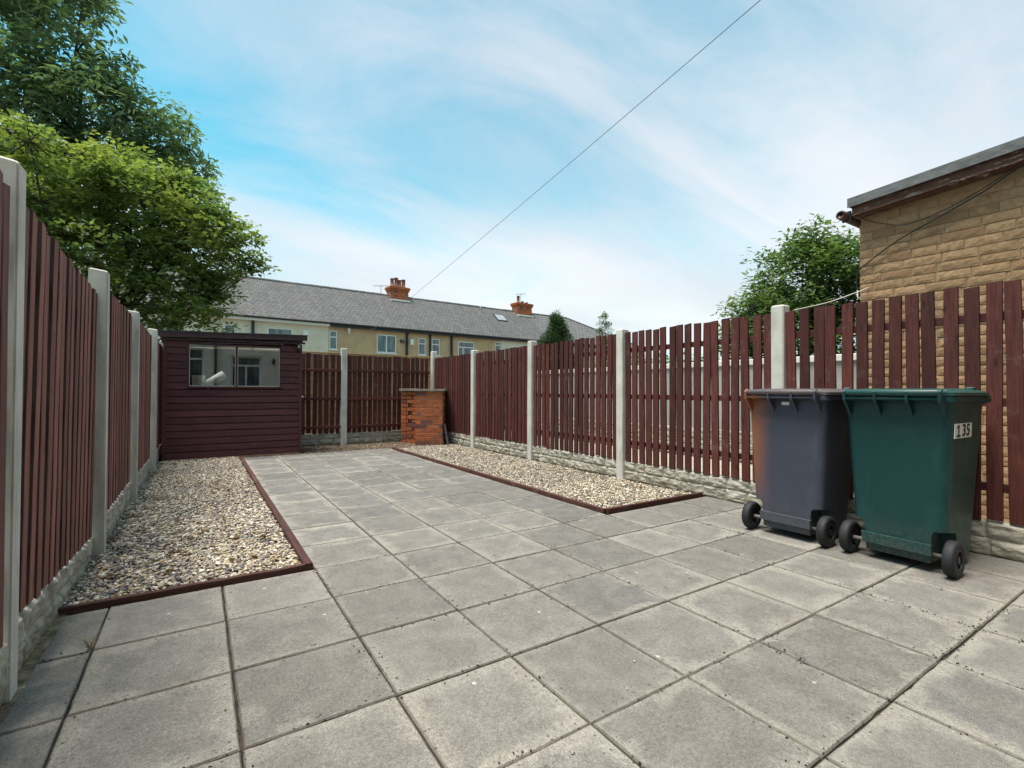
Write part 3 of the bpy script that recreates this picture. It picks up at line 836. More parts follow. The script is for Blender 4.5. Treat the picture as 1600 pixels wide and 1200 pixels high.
def w_right(x, y):
    return wmix(min(1, max(0, 0.10 + 0.6 * mnoise.noise(Vector((x * 1.6, y * 1.1, 9.0))))))
tag(place('bed_base', newmesh('bed_base', *boxVF(-1.13, -0.05, 1.388, 6.86, -0.065, -0.010), 'soil')), kind='structure')
tag(place('bed_base', newmesh('bed_base', *boxVF(2.30, 3.56, 1.415, 6.62, -0.065, -0.022), 'soil')), kind='structure')
bed('gravel', lambda x, y: True, -1.085, -0.058, 1.40, 6.80, 0.004, 0.0138, w_left, 'mixed grey and cream gravel bed in front of the shed', 3.2)
bed('gravel', lambda x, y: not (y > 6.62 and x < 2.5 + (y - 6.62) * 0.9), 2.310, 3.535, 1.425, 7.05, -0.008, 0.0155, w_right, 'pale cream gravel bed along the right fence', 2.6)

# ------------------------------------------------------------------ shed
YS = 6.862
shed = empty('garden_shed', (-0.08, YS, 0))
tag(shed, 'dark purple-brown timber garden shed with two-pane window', 'shed')
XL, XRs = -0.985, 0.832
wx0, wx1, wz0, wz1 = -0.690, 0.520, 1.066, 1.672
bh = 0.1005
bmeshes = {}
def shed_board(x0, x1, z0):
    key = (round(x0, 2), round(x1, 2))
    if key not in bmeshes:
        L = x1 - x0; n = 6; V = []; F = []
        rr = random.Random(int(L * 999))
        for i in range(n + 1):
            x = L * i / n; jz = rr.uniform(-.001, .001)
            V += [(x, -0.007, 0.000 + jz), (x, -0.004, bh - 0.018 + jz), (x, 0.006, bh - 0.008), (x, 0.012, bh), (x, 0.012, 0.0)]
        for i in range(n):
            for k in range(5):
                F.append((i * 5 + k, (i + 1) * 5 + k, (i + 1) * 5 + (k + 1) % 5, i * 5 + (k + 1) % 5))
        F.append(tuple(range(5))); F.append(tuple(n * 5 + k for k in reversed(range(5))))
        bmeshes[key] = newmesh('board', V, F, 'shed_paint')
    o = world_part(shed, 'board', bmeshes[key]); o.location = (x0, YS + rng.uniform(-.001, .001), z0); o.rotation_euler = (0, rng.uniform(-.0012, .0012), 0)
for k in range(17):
    z0 = 0.02 + k * bh
    if z0 + bh > wz0 - 0.02 and z0 < wz1 - 0.02:
        shed_board(XL + 0.04, wx0 - 0.012, z0); shed_board(wx1 + 0.012, XRs - 0.03, z0)
    else:
        shed_board(XL + 0.04, XRs - 0.03, z0)
for a in (XL, XRs - 0.035):
    o = world_part(shed, 'corner_trim', bevbox('corner_trim', (a, a + 0.04, YS - 0.016, YS + 0.03, 0.0, 1.745), 'shed_paint', 0.002))
yb = 7.66
side = MB().box(XL + .002, XL + 0.018, YS + 0.031, yb, 0.01, 1.72)
world_part(shed, 'side_wall', side.mesh('side_wall', 'shed_paint'))
world_part(shed, 'side_wall', MB().box(XRs - 0.014, XRs + 0.002, YS + 0.031, yb, 0.01, 1.74).mesh('side_wall', 'shed_paint'))
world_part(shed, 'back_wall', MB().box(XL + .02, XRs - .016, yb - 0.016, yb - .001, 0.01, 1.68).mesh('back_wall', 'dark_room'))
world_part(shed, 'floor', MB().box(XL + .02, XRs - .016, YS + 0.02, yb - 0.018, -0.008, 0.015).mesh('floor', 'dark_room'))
world_part(shed, 'base_bearer', MB().box(XL + .03, XRs - .02, YS - 0.006, YS + 0.04, -0.03, 0.016).mesh('base_bearer', 'pale_timber'))
# window: sill, head, jambs, mullion and two panes
win = world_part(shed, 'window', MB().box(wx0 - 0.010, wx0 + 0.012, YS - 0.010, YS + 0.03, wz0, wz1).box(wx1 - 0.012, wx1 + 0.010, YS - 0.010, YS + 0.03, wz0, wz1)
                 .box(wx0 - 0.012, wx1 + 0.012, YS - 0.012, YS + 0.03, wz1, wz1 + 0.020).mesh('window', 'shed_paint'))
place('mullion', bevbox('mullion', (-0.098, -0.068, YS - 0.014, YS + 0.025, wz0, wz1), 'shed_paint', 0.002), win)
place('sill', bevbox('sill', (wx0 - 0.03, wx1 + 0.03, YS - 0.022, YS + 0.03, wz0 - 0.022, wz0 - 0.001), 'shed_paint', 0.002), win)
for a, c in ((wx0 + 0.012, -0.098), (-0.068, wx1 - 0.012)):
    place('pane', newmesh('pane', *boxVF(a, c, YS + 0.004, YS + 0.008, wz0, wz1), 'shed_pane'), win)
    mb = MB().box(a, c, YS + 0.0005, YS + 0.003, wz0, wz0 + 0.008).box(a, a + 0.006, YS + 0.0005, YS + 0.003, wz0 + .008, wz1).box(c - 0.006, c, YS + 0.0005, YS + 0.003, wz0 + .008, wz1)
    place('glazing_bead', mb.mesh('glazing_bead', 'white_paint'), win)
world_part(shed, 'shelf', MB().box(wx0 - 0.1, wx1 + .1, YS + 0.035, YS + 0.33, wz0 - 0.03, wz0 - 0.012).mesh('shelf', 'pale_timber'))
# roof
rf = MB(); rl = MB()
def roof_z(x, y): return 1.812 + (x + 1.035) * 0.0311 - (y - YS + 0.085) * 0.1375
def roof_piece(mb, x0, x1, y0, y1, dz=0.0, th=0.02):
    c4 = [(x0, y0), (x1, y0), (x1, y1), (x0, y1)]
    mb.add(([(x, y, roof_z(x, y) + dz) for x, y in c4] + [(x, y, roof_z(x, y) + dz + th) for x, y in c4], boxVF(0, 1, 0, 1, 0, 1)[1]))
ya, yc_, yd, ye = YS - 0.085, YS + 0.03, YS + 0.56, yb + 0.06
roof_piece(rf, -1.035, 0.895, ya, yc_); roof_piece(rf, -1.035, 0.895, yd, ye); roof_piece(rf, -1.035, -0.93, yc_, yd); roof_piece(rf, 0.62, 0.895, yc_, yd)
roof_piece(rl, -0.93, 0.62, yc_, yd, 0.004, 0.004)  # clear pane over an added roof opening that lets light onto tub and roll
roof = world_part(shed, 'roof', rf.mesh('roof', 'roof_felt'))
place('added_light_pane', rl.mesh('added_light_pane', 'shed_pane'), roof)
def skew_box(x0, x1, y0, y1, za, zb, h):
    return ([(x0, y0, za), (x1, y0, zb), (x1, y1, zb), (x0, y1, za), (x0, y0, za + h), (x1, y0, zb + h), (x1, y1, zb + h), (x0, y1, za + h)], boxVF(0, 1, 0, 1, 0, 1)[1])
place('fascia', newmesh('fascia', *skew_box(-1.037, 0.897, YS - 0.108, YS - 0.086, 1.752, 1.805, 0.072), 'shed_fascia'), roof)
place('drip_strip', newmesh('drip_strip', *skew_box(-1.02, 0.872, YS - 0.070, YS - 0.02, 1.716, 1.752, 0.03), 'shed_fascia'), roof)
place('felt_lip', newmesh('felt_lip', *skew_box(-1.042, 0.902, YS - 0.116, YS - 0.080, 1.826, 1.880, 0.016), 'roof_felt'), roof)
lamp = empty('shed_lamp', (0.775, YS - 0.02, 1.69))
place('lamp_body', MB().tube([(0, 0, -0.05), (0, -0.03, -0.045), (0, -0.04, -0.01), (0, -0.04, 0.03), (0, -0.03, 0.058)], [0.012, 0.022, 0.03, 0.03, 0.012], 12).mesh('lamp_body', 'black_plastic', True), lamp)
place('lens', MB().tube([(0.004, -0.055, -0.012), (0.004, -0.066, 0.015), (0.004, -0.056, 0.045)], [0.010, 0.021, 0.009], 12).mesh('lens', 'lens_grey', True), lamp)
tag(lamp, 'small dark solar lamp at the top right corner of the shed', 'lamp')
knob = place('door_knob', MB().tube([(0, 0, 0), (0.02, 0, 0), (0.03, 0, 0), (0.038, 0, 0)], [0.011, 0.012, 0.017, 0.007], 12).mesh('door_knob', 'white_plastic', True), shed)
knob.location = (XRs + 0.002 - shed.location.x, 0.05, 0.905)
# things inside the window
t = place('plastic_tub', MB().tube([(0, 0, 0), (0, 0, .01), (0, 0, .15), (0, 0, .165), (0, 0, .17)], [0.070, 0.073, 0.082, 0.088, 0.084], 24).mesh('plastic_tub', 'white_plastic', True), None, (-0.565, YS + 0.102, wz0 - 0.012))
tag(t, 'white tub standing inside the shed window', 'tub')
t = empty('paper_roll', (-0.36, YS + 0.098, wz0 + 0.095), 0)
t.rotation_euler = (0, R(55), R(12))
ring = MB().tube([(0, 0, -0.15), (0, 0, -0.148), (0, 0, 0.148), (0, 0, 0.15)], [0.055, 0.062, 0.062, 0.055], 24)
place('roll', ring.mesh('roll', 'white_plastic', True), t)
place('core', MB().tube([(0, 0, -0.1515), (0, 0, 0.1515)], 0.018, 14).mesh('core', 'slate_offcut'), t)
tag(t, 'white roll leaning at an angle inside the shed window', 'roll')

# ------------------------------------------------------------------ brick barbecue
bq = empty('brick_barbecue', (2.82, 6.97, 0), R(-29))
tag(bq, 'orange-red brick barbecue with stone coping in the back corner', 'barbecue')
def rough_brick(L, D, H, seed, mat, amp=0.003, name='brick'):
    rr = random.Random(seed)
    bm = bmesh.new()
    V, F = boxVF(0, L, 0, D, 0, H)
    v = [bm.verts.new(q) for q in V]
    for f in F: bm.faces.new([v[i] for i in f])
    bmesh.ops.bevel(bm, geom=list(bm.edges), offset=0.0035, segments=1, affect='EDGES')
    for q in bm.verts:
        q.co += Vector((rr.uniform(-amp, amp), rr.uniform(-amp, amp) * .7, rr.uniform(-amp, amp) * .5))
    me = bpy.data.meshes.new(name); bm.to_mesh(me); bm.free(); me.materials.append(MATS[mat]); return me
place('mortar_core', MB().box(0.008, 0.500, 0.008, 0.62, -0.04, 0.995).box(-0.312, 0.006, 0.490, 0.612, -0.04, 0.995).mesh('mortar_core', 'grey_mortar'), bq)
bc = {}
def bbrick(L, D, loc, rz=0.0, H=0.066):
    key = (round(L, 3), round(D, 3), rng.randint(0, 2))
    if key not in bc: bc[key] = rough_brick(L, D, H, hash(key) % 997, 'red_brick')
    return place('brick', bc[key], bq, (loc[0], loc[1] + rng.uniform(-.0025, .002), loc[2]), (0, 0, rz))
for k in range(13):
    z = 0.0 + k * 0.0768
    def course(a0, a1, yf, off, skip=()):
        x = a0
        first = True
        while x < a1 - 0.02:
            L = (0.1025 if off and first else 0.215)
            L = min(L, a1 - x)
            if a1 - x - L < 0.05: L = a1 - x
            bbrick(L - 0.006, 0.10, (x, yf, z)); x += L + 0.004; first = False
    course(0.0, 0.508, 0.0, k % 2)
    if k in (5, 7, 9) :
        bbrick(0.13, 0.10, (-0.32, 0.40, z)); bbrick(0.115, 0.10, (-0.108, 0.40, z))
    else:
        course(-0.32, 0.0, 0.40, (k + 1) % 2)
    # right-hand end of the front pier
    bbrick(0.20, 0.10, (0.508, 0.105 + (0.05 if k % 2 else 0), z), math.pi / 2)
    bbrick(0.20, 0.10, (0.508, 0.315 + (0.05 if k % 2 else 0), z), math.pi / 2)
    bbrick(0.20, 0.10, (-0.22, 0.505, z), math.pi / 2) if False else None
place('coping', bevbox('coping', (-0.03, 0.545, -0.035, 0.66, 1.000, 1.040), 'coping_stone', 0.004), bq)
place('coping', bevbox('coping', (-0.355, -0.033, 0.36, 0.66, 1.002, 1.047), 'coping_stone', 0.004), bq)
def offcut(loc, rot, dims, label):
    o = place('slate_offcut', bevbox('slate_offcut', (-dims[0] / 2, dims[0] / 2, -dims[1] / 2, dims[1] / 2, 0, dims[2]), 'slate_offcut', 0.003), None, loc, rot)
    tag(o, label, 'slab offcut', 'offcuts leaning on the barbecue')
offcut((3.345, 6.86, -0.01), (R(0), R(-5), R(-29)), (0.035, 0.25, 0.43), 'grey slab offcut leaning directly on the barbecue')
offcut((3.435, 6.84, -0.01), (R(0), R(-11), R(-29)), (0.035, 0.25, 0.40), 'grey slab offcut leaning outermost, right of the barbecue')

# ------------------------------------------------------------------ wheelie bins
def bin_section(z, notch):
    t = (z - 0.06) / (0.975 - 0.06)
    xb = 0.030 - 0.022 * t
    xf = 0.445 + 0.105 * t
    w = 0.222 + 0.042 * t
    rc = 0.052
    pts = []
    nx, ny = 0.155, 0.066     # notch size
    k = notch
    # back edge from -y to +y handled with notched corners
    def arc(cx, cy, a0, a1, n=5):
        return [(cx + rc * math.cos(a0 + (a1 - a0) * i / n), cy + rc * math.sin(a0 + (a1 - a0) * i / n)) for i in range(n + 1)]
    h = math.pi / 2
    P = []
    c1 = arc(xb + rc, -w + rc, -2 * h, -h)            # back, -y corner: from back face to side
    c2 = arc(xf - rc, -w + rc, -h, 0)
    c3 = arc(xf - rc, w - rc, 0, h)
    c4 = arc(xb + rc, w - rc, h, 2 * h)
    # lerp the back corners into an inward notch
    n1 = [(xb, -w + ny), (xb + nx * .35, -w + ny), (xb + nx * .7, -w + ny), (xb + nx, -w + ny), (xb + nx, -w + ny * .4), (xb + nx, -w)]
    n4 = [(xb + nx, w), (xb + nx, w - ny * .4), (xb + nx, w - ny), (xb + nx * .7, w - ny), (xb + nx * .35, w - ny), (xb, w - ny)]
    c1 = [(a[0] + (b_[0] - a[0]) * k, a[1] + (b_[1] - a[1]) * k) for a, b_ in zip(c1, n1)]
    c4 = [(a[0] + (b_[0] - a[0]) * k, a[1] + (b_[1] - a[1]) * k) for a, b_ in zip(c4, n4)]
    return c1 + c2 + c3 + c4
def make_bin(name, loc, rz, body_m, lid_m, label):
    root = empty(name, loc, rz)
    tag(root, label, 'wheelie bin', 'wheelie bins by the right fence')
    zs = [(0.050, 1), (0.12, 1), (0.17, 1), (0.195, 0.97), (0.215, 0.8), (0.232, 0.0), (0.40, 0), (0.58, 0), (0.76, 0), (0.90, 0), (0.975, 0)]
    V = []; F = []
    for z, k in zs: V += [(x, y, z) for x, y in bin_section(z, k)]
    m = len(bin_section(0.5, 0))
    for i in range(len(zs) - 1):
        for q in range(m):
            F.append((i * m + q, i * m + (q + 1) % m, (i + 1) * m + (q + 1) % m, (i + 1) * m + q))
    F.append(tuple(reversed(range(m)))); F.append(tuple((len(zs) - 1) * m + q for q in range(m)))
    me = newmesh('body', V, F, body_m, True)
    try:
        me.set_sharp_from_angle(angle=R(38))
    except Exception: pass
    place('body', me, root)
    # rim
    def ringVF(off, z0, z1):
        base = bin_section(0.975, 0); cx, cy = 0.28, 0
        o = [(x + (off if x > cx else -off), y + (off if y > 0 else -off)) for x, y in base]
        V = [(x, y, z0) for x, y in o] + [(x, y, z1) for x, y in o]; mm = len(o)
        F = [(q, (q + 1) % mm, mm + (q + 1) % mm, mm + q) for q in range(mm)] + [tuple(reversed(range(mm))), tuple(mm + q for q in range(mm))]
        return V, F
    place('rim', newmesh('rim', *ringVF(0.016, 0.955, 0.985), body_m), root)
    # lid: domed plate with a lip that droops at the front
    nx, ny = 22, 16; V = []; F = []
    x0, x1, hw = 0.005, 0.612, 0.288
    def lid_pt(i, j, top):
        u = i / nx; v = -1 + 2 * j / ny
        x = x0 + (x1 - x0) * u
        rc = 0.06
        lim = hw
        if x > x1 - rc: lim = hw - rc + math.sqrt(max(0, rc * rc - (x - x1 + rc) ** 2))
        if x < x0 + 0.03: lim = hw - 0.015 + 0.5 * (x - x0)
        y = v * lim
        z = 0.990
        if top:
            edge = min(min(x - x0, x1 - x), lim - abs(y))
            z += 0.018 + 0.014 * min(1, max(0, edge / 0.035)) + 0.010 * (1 if edge > 0.075 else max(0, (edge - 0.06) / 0.015))
        droop = max(0, (u - 0.78) / 0.22)
        z -= 0.055 * droop ** 1.5
        return (x, y, z)
    for top in (0, 1):
        for i in range(nx + 1):
            for j in range(ny + 1): V.append(lid_pt(i, j, top))
    n1 = (nx + 1) * (ny + 1)
    idx = lambda i, j, tp: tp * n1 + i * (ny + 1) + j
    for i in range(nx):
        for j in range(ny):
            F.append((idx(i, j, 1), idx(i + 1, j, 1), idx(i + 1, j + 1, 1), idx(i, j + 1, 1)))
            F.append((idx(i, j, 0), idx(i, j + 1, 0), idx(i + 1, j + 1, 0), idx(i + 1, j, 0)))
    for i in range(nx):
        F.append((idx(i, 0, 0), idx(i + 1, 0, 0), idx(i + 1, 0, 1), idx(i, 0, 1)))
        F.append((idx(i, ny, 0), idx(i, ny, 1), idx(i + 1, ny, 1), idx(i + 1, ny, 0)))
    for j in range(ny):
        F.append((idx(0, j, 0), idx(0, j, 1), idx(0, j + 1, 1), idx(0, j + 1, 0)))
        F.append((idx(nx, j, 0), idx(nx, j + 1, 0), idx(nx, j + 1, 1), idx(nx, j, 1)))
    me = newmesh('lid', V, F, lid_m, True)
    try: me.set_sharp_from_angle(angle=R(35))
    except Exception: pass
    lid = place('lid', me, root)
    place('lid_handle', bevbox('lid_handle', (0.42, 0.47, -0.245, -0.205, 1.020, 1.040), lid_m, 0.005), lid)
    hb = MB().tube([(-0.022, -0.236, 1.004), (-0.044, -0.228, 1.006), (-0.050, -0.215, 1.006), (-0.050, 0.215, 1.006), (-0.044, 0.228, 1.006), (-0.022, 0.236, 1.004)], 0.0200, 14)
    hb.add(skew_box(-0.040, 0.05, -0.20, 0.20, 1.012, 1.022, 0.008))
    place('hinge_bar', hb.mesh('hinge_bar', lid_m, True), root)
    place('handle', MB().tube([(-0.048, -0.235, 0.972), (-0.048, 0.235, 0.972)], 0.011, 10).mesh('handle', body_m, True), root)
    for y in (-0.232, -0.085, 0.070, 0.232):
        th = 0.007
        prof = [(0.014, 0.985), (-0.048, 1.030), (-0.073, 1.010), (-0.068, 0.958), (-0.030, 0.918), (0.016, 0.858)]
        V = [(x, y - th, z) for x, z in prof] + [(x, y + th, z) for x, z in prof]; k = len(prof)
        F = [tuple(range(k)), tuple(reversed(range(k, 2 * k)))] + [(q, k + q, k + (q + 1) % k, (q + 1) % k) for q in range(k)]
        place('bracket', newmesh('bracket', V, F, body_m), root)
    # lower skirt, axle and wheels
    place('skirt', newmesh('skirt', *skew_box(0.002, 0.030, -0.168, 0.168, 0.098, 0.098, 0.058), body_m), root)
    ax = place('axle', MB().tube([(0.045, -0.262, 0.100), (0.045, 0.262, 0.100)], 0.011, 10).mesh('axle', 'steel', True), root)
    for sgn in (-1, 1):
        w = place('wheel', None, root) if False else None
        prof = [(0.052, -.026), (0.080, -.027), (0.094, -.024), (0.0995, -.014), (0.0995, .014), (0.094, .024), (0.080, .027), (0.052, .026)]
        n = 36; V = []; F = []
        for q in range(n):
            a = 2 * math.pi * q / n
            for r, yy in prof: V.append((r * math.cos(a), yy, r * math.sin(a)))
        kk = len(prof)
        for q in range(n):
            for l in range(kk):
                F.append((q * kk + l, q * kk + (l + 1) % kk, ((q + 1) % n) * kk + (l + 1) % kk, ((q + 1) % n) * kk + l))
        wheel = place('wheel', newmesh('wheel', V, F, 'tyre', True), root, (0.045, sgn * 0.252, 0.0995))
        hub = MB().tube([(0, -0.024, 0), (0, 0.024, 0)], 0.018, 14)
        hub.tube([(0, -0.008, 0), (0, 0.008, 0)], 0.0515, 24)
        for q in range(6):
            a = q * math.pi / 3 + .3
            c, s = math.cos(a), math.sin(a)
            hub.tube([(0.014 * c, sgn * 0.012, 0.014 * s), (0.056 * c, sgn * 0.016, 0.056 * s)], 0.006, 6)
        place('hub', hub.mesh('hub', 'wheel_hub'), wheel)
        rp = [(0.0525 * math.cos(q * math.pi / 12), sgn * 0.0235, 0.0525 * math.sin(q * math.pi / 12)) for q in range(25)]
        place('rim_ring', MB().tube(rp, 0.0035, 6, False).mesh('rim_ring', 'wheel_hub', True), wheel)
    return root
bin1 = make_bin('wheelie_bin', (2.838, 0.235, 0), R(1.0), 'bin_grey', 'bin_grey_lid', 'purple-grey wheelie bin with an orange reflection painted on one corner beside the green one')
bin2 = make_bin('wheelie_bin', (2.862, -0.392, 0), R(-1.0), 'bin_green', 'bin_green_lid', 'dark green wheelie bin with the number 135 on its side')
place('label', bevbox('label', (0.004, 0.010, -0.040, 0.012, 0.918, 0.940), 'sticker_white', 0.001), bin1)
# number sticker on the side of the green bin (outer face looks to -Y)
z_st = 0.795; ys = -(0.222 + 0.042 * (z_st - 0.06) / 0.915) - 0.0045
st = place('number_sticker', newmesh('number_sticker', *boxVF(-0.132, 0.132, 0, 0.003, -0.041, 0.041), 'sticker_white'), bin2, (0.188, ys, z_st), (R(2.6), 0, 0))
def text_mesh(txt, size):
    fc = bpy.data.curves.new('digits', 'FONT'); fc.body = txt; fc.size = size; fc.align_x = 'CENTER'; fc.align_y = 'CENTER'; fc.extrude = 0.0006; fc.offset = 0.0020; fc.space_character = 1.12
    fo = bpy.data.objects.new('digits_src', fc); COL.objects.link(fo)
    bpy.context.view_layer.update()
    me = bpy.data.meshes.new_from_object(fo.evaluated_get(bpy.context.evaluated_depsgraph_get()))
    bpy.data.objects.remove(fo); me.materials.clear(); me.materials.append(MATS['ink_black'])
    return me
place('digits', text_mesh('35', 0.1), st, (0.039, -0.0015, -0.001), (math.pi / 2, 0, 0), (1.16, 0.95, 1))
one = MB().box(-0.008, 0.008, -0.0012, -0.0002, -0.022, 0.0335).box(-0.029, 0.029, -0.0012, -0.0002, -0.0335, -0.0225)
one.add(([(-0.009, -0.0012, 0.0335), (-0.029, -0.0012, 0.021), (-0.029, -0.0012, 0.012), (-0.009, -0.0012, 0.021), (-0.009, -0.0002, 0.0335), (-0.029, -0.0002, 0.021), (-0.029, -0.0002, 0.012), (-0.009, -0.0002, 0.021)], [(0, 1, 2, 3), (7, 6, 5, 4), (0, 4, 5, 1), (1, 5, 6, 2), (2, 6, 7, 3), (3, 7, 4, 0)]))
place('digit', one.mesh('digit', 'ink_black'), st, (-0.074, 0, 0))

# ------------------------------------------------------------------ brick outbuilding on the right
ob = empty('outbuilding', (4.4, 0.37, 0))
tag(ob, 'buff brick outbuilding with flaking fascia and felt roof edge', 'building')
WX = 4.40; YC = 0.375
core = MB(); core.add(([(WX + .0015, YC - .008, -0.07), (WX + .0015, -6.0, -0.07), (WX + 4, -6.0, -0.07), (WX + 4, YC - .008, -0.07),
                        (WX + .0015, YC - .008, 2.575), (WX + .0015, -6.0, 3.02), (WX + 4, -6.0, 3.02), (WX + 4, YC - .008, 2.575)], [(0, 1, 5, 4), (1, 2, 6, 5), (2, 3, 7, 6), (3, 0, 4, 7), (4, 5, 6, 7)]))
world_part(ob, 'wall', core.mesh('wall', 'buff_mortar'))
def face_brick(L, H, seed):
    # rough split-faced brick: local x along length, front towards -y
    rr = random.Random(seed); nx, nz = 7, 3; V = []; F = []
    for j in range(nz + 1):
        for i in range(nx + 1):
            x = L * i / nx; z = H * j / nz
            e = min(1, min(x, L - x) / 0.012 + 0.25, min(z, H - z) / 0.01 + 0.25)
            V.append((x + rr.uniform(-.0015, .0015), -(0.003 + e * (0.0025 + 0.0045 * rr.random())), z + rr.uniform(-.0015, .0015)))
    for j in range(nz):
        for i in range(nx):
            k = j * (nx + 1) + i; F.append((k, k + 1, k + nx + 2, k + nx + 1))
    k = len(V); V += [(0, .03, 0), (L, .03, 0), (L, .03, H), (0, .03, H)]
    F += [tuple(reversed(range(nx + 1))) + (k, k + 1), tuple(nz * (nx + 1) + i for i in range(nx + 1)) + (k + 2, k + 3),
          (k,) + tuple(j * (nx + 1) for j in range(nz + 1)) + (k + 3,), (k + 2,) + tuple(j * (nx + 1) + nx for j in range(nz, -1, -1)) + (k + 1,)]
    return newmesh('brick', V, F, 'buff_brick')
FB = {}
for k in range(35):
    z = 0.02 + k * 0.0752
    y = YC; first = True
    while y > -1.05:
        if z + .066 > 2.555 + (YC - y) * 0.0698: y -= 0.2; continue
        L = 0.105 if (first and k % 2) else rng.choice((0.215, 0.215, 0.215, 0.255, 0.165))
        key = (L, rng.randint(0, 2))
        if key not in FB: FB[key] = face_brick(L - 0.009, 0.0665, int(L * 1000) + key[1])
        o = world_part(ob, 'brick', FB[key])
        o.location = (WX + rng.uniform(-.002, .002), y, z); o.rotation_euler = (0, 0, -math.pi / 2)
        y -= L; first = False
sl = 0.0698
def eave_bar(x0, x1, y0, y1, z0, h):   # bar following the roof slope, z0 given at y = YC
    a, c = z0 + (YC - y0) * sl, z0 + (YC - y1) * sl
    return ([(x0, y0, a), (x0, y1, c), (x1, y1, c), (x1, y0, a), (x0, y0, a + h), (x0, y1, c + h), (x1, y1, c + h), (x1, y0, a + h)], [(0, 1, 2, 3), (7, 6, 5, 4), (4, 5, 1, 0), (5, 6, 2, 1), (6, 7, 3, 2), (7, 4, 0, 3)])
rfo = world_part(ob, 'roof', newmesh('roof', *eave_bar(4.235, 8.5, 0.40, -6.1, 2.642, 0.066), 'felt_edge'))
for y0, y1 in ((0.402, -0.72), (-0.724, -3.0)):
    place('felt_trim', newmesh('felt_trim', *eave_bar(4.222, 4.2345, y0, y1, 2.634, 0.078), 'felt_edge'), rfo)
world_part(ob, 'fascia', newmesh('fascia', *eave_bar(4.270, 4.300, 0.385, -3.0, 2.566, 0.074), 'flaking_brown'))
world_part(ob, 'soffit_board', newmesh('soffit_board', *eave_bar(4.305, 4.398, 0.385, -3.0, 2.560, 0.03), 'flaking_brown'))
world_part(ob, 'moulding', newmesh('moulding', *eave_bar(4.255, 4.269, 0.383, -3.0, 2.560, 0.020), 'flaking_brown'))
world_part(ob, 'gutter', MB().tube([(4.22, 0.455, 2.585), (4.225, 0.455, 2.585), (6.5, 0.455, 2.565)], [0.030, 0.040, 0.040], 12).mesh('gutter', 'brown_plastic', True))
world_part(ob, 'gutter_bracket', MB().box(4.285, 4.30, 0.40, 0.47, 2.53, 2.62).mesh('gutter_bracket', 'black_plastic'))
def cable(name, pts, rad, mat, label, cat, grp=None):
    P = [Vector(p) for p in pts]
    # catmull-rom
    out = []
    for i in range(len(P) - 1):
        p0, p1, p2, p3 = P[max(i - 1, 0)], P[i], P[i + 1], P[min(i + 2, len(P) - 1)]
        for s in range(8):
            t = s / 8
            out.append(0.5 * ((2 * p1) + (-p0 + p2) * t + (2 * p0 - 5 * p1 + 4 * p2 - p3) * t * t + (-p0 + 3 * p1 - 3 * p2 + p3) * t ** 3))
    out.append(P[-1])
    o = place(name, MB().tube(out, rad, 6).mesh(name, mat, True))
    return tag(o, label, cat, grp)
cable('cable', [(4.33, -1.2, 2.80), (4.33, -0.668, 2.62), (4.335, -0.468, 2.512), (4.345, -0.20, 2.40), (4.36, 0.08, 2.285), (4.372, 0.33, 2.13), (4.385, 0.392, 2.06), (4.40, 0.40, 1.9)], 0.0055, 'cable',
      'thick black cable slanting down the brick outbuilding wall', 'cable', 'cables on the outbuilding')
cable('cable', [(4.31, -1.2, 2.83), (4.32, -0.70, 2.655), (4.33, -0.45, 2.525), (4.335, -0.22, 2.437), (4.335, 0.0, 2.395), (4.33, 0.151, 2.437), (4.31, 0.30, 2.515), (4.27, 0.40, 2.60)], 0.004, 'cable',
      'thin black cable sagging up to the gutter of the outbuilding', 'cable', 'cables on the outbuilding')
cable('washing_line', [(3.60, 0.55, 1.690), (3.95, 0.44, 1.775), (4.30, 0.335, 1.895), (4.385, 0.31, 1.93)], 0.0045, 'rope', 'pale washing line running from the fence to the brick wall', 'washing line')
pg = place('clothes_peg', MB().box(-.006, .006, -.004, .004, -0.055, 0.012).box(-.009, -.0065, -.004, .004, -0.05, 0.0).mesh('clothes_peg', 'white_plastic'), None, (4.27, 0.345, 1.885), (0, R(6), R(20)))
tag(pg, 'white clothes peg hanging on the washing line', 'clothes peg')

# ------------------------------------------------------------------ neighbour's ground and concrete fence beyond the right fence
tag(place('neighbour_path', newmesh('neighbour_path', *boxVF(3.66, 6.05, -6, 9, -0.069, -0.02), 'cream_paving')), kind='structure')
for k, y0 in enumerate((0.60, 2.45, 4.30, 6.15)):
    nf = empty('concrete_fence', (6.0, y0 + .9, 0))
    tag(nf, ('grey concrete fence bay beside the outbuilding, glimpsed between pickets', 'grey concrete fence bay glimpsed left of the grey bin', 'grey concrete fence bay seen through the middle pickets', 'grey concrete fence bay seen through the far pickets')[k], 'concrete fence', 'concrete fence bays beyond the right fence')
    world_part(nf, 'panel', bevbox('panel', (6.03, 6.07, y0 + 0.06, y0 + 1.84, 0.44, 1.385), 'panel_concrete', 0.004))
    world_part(nf, 'coping', bevbox('coping', (6.0, 6.10, y0 + 0.06, y0 + 1.84, 1.387, 1.47), 'white_paint', 0.008))
    world_part(nf, 'post', bevbox('post', (6.0, 6.1, y0 - 0.05, y0 + 0.055, -0.06, 1.50), 'panel_concrete', 0.006))
    o = place('stone_base', rock_mesh(1.78, 0.44, 70 + k, rows=5), nf); o.matrix_parent_inverse = Matrix.Translation(-Vector(nf.location)); o.location = (6.02, y0 + 1.84, 0); o.rotation_euler = (0, 0, -math.pi / 2)

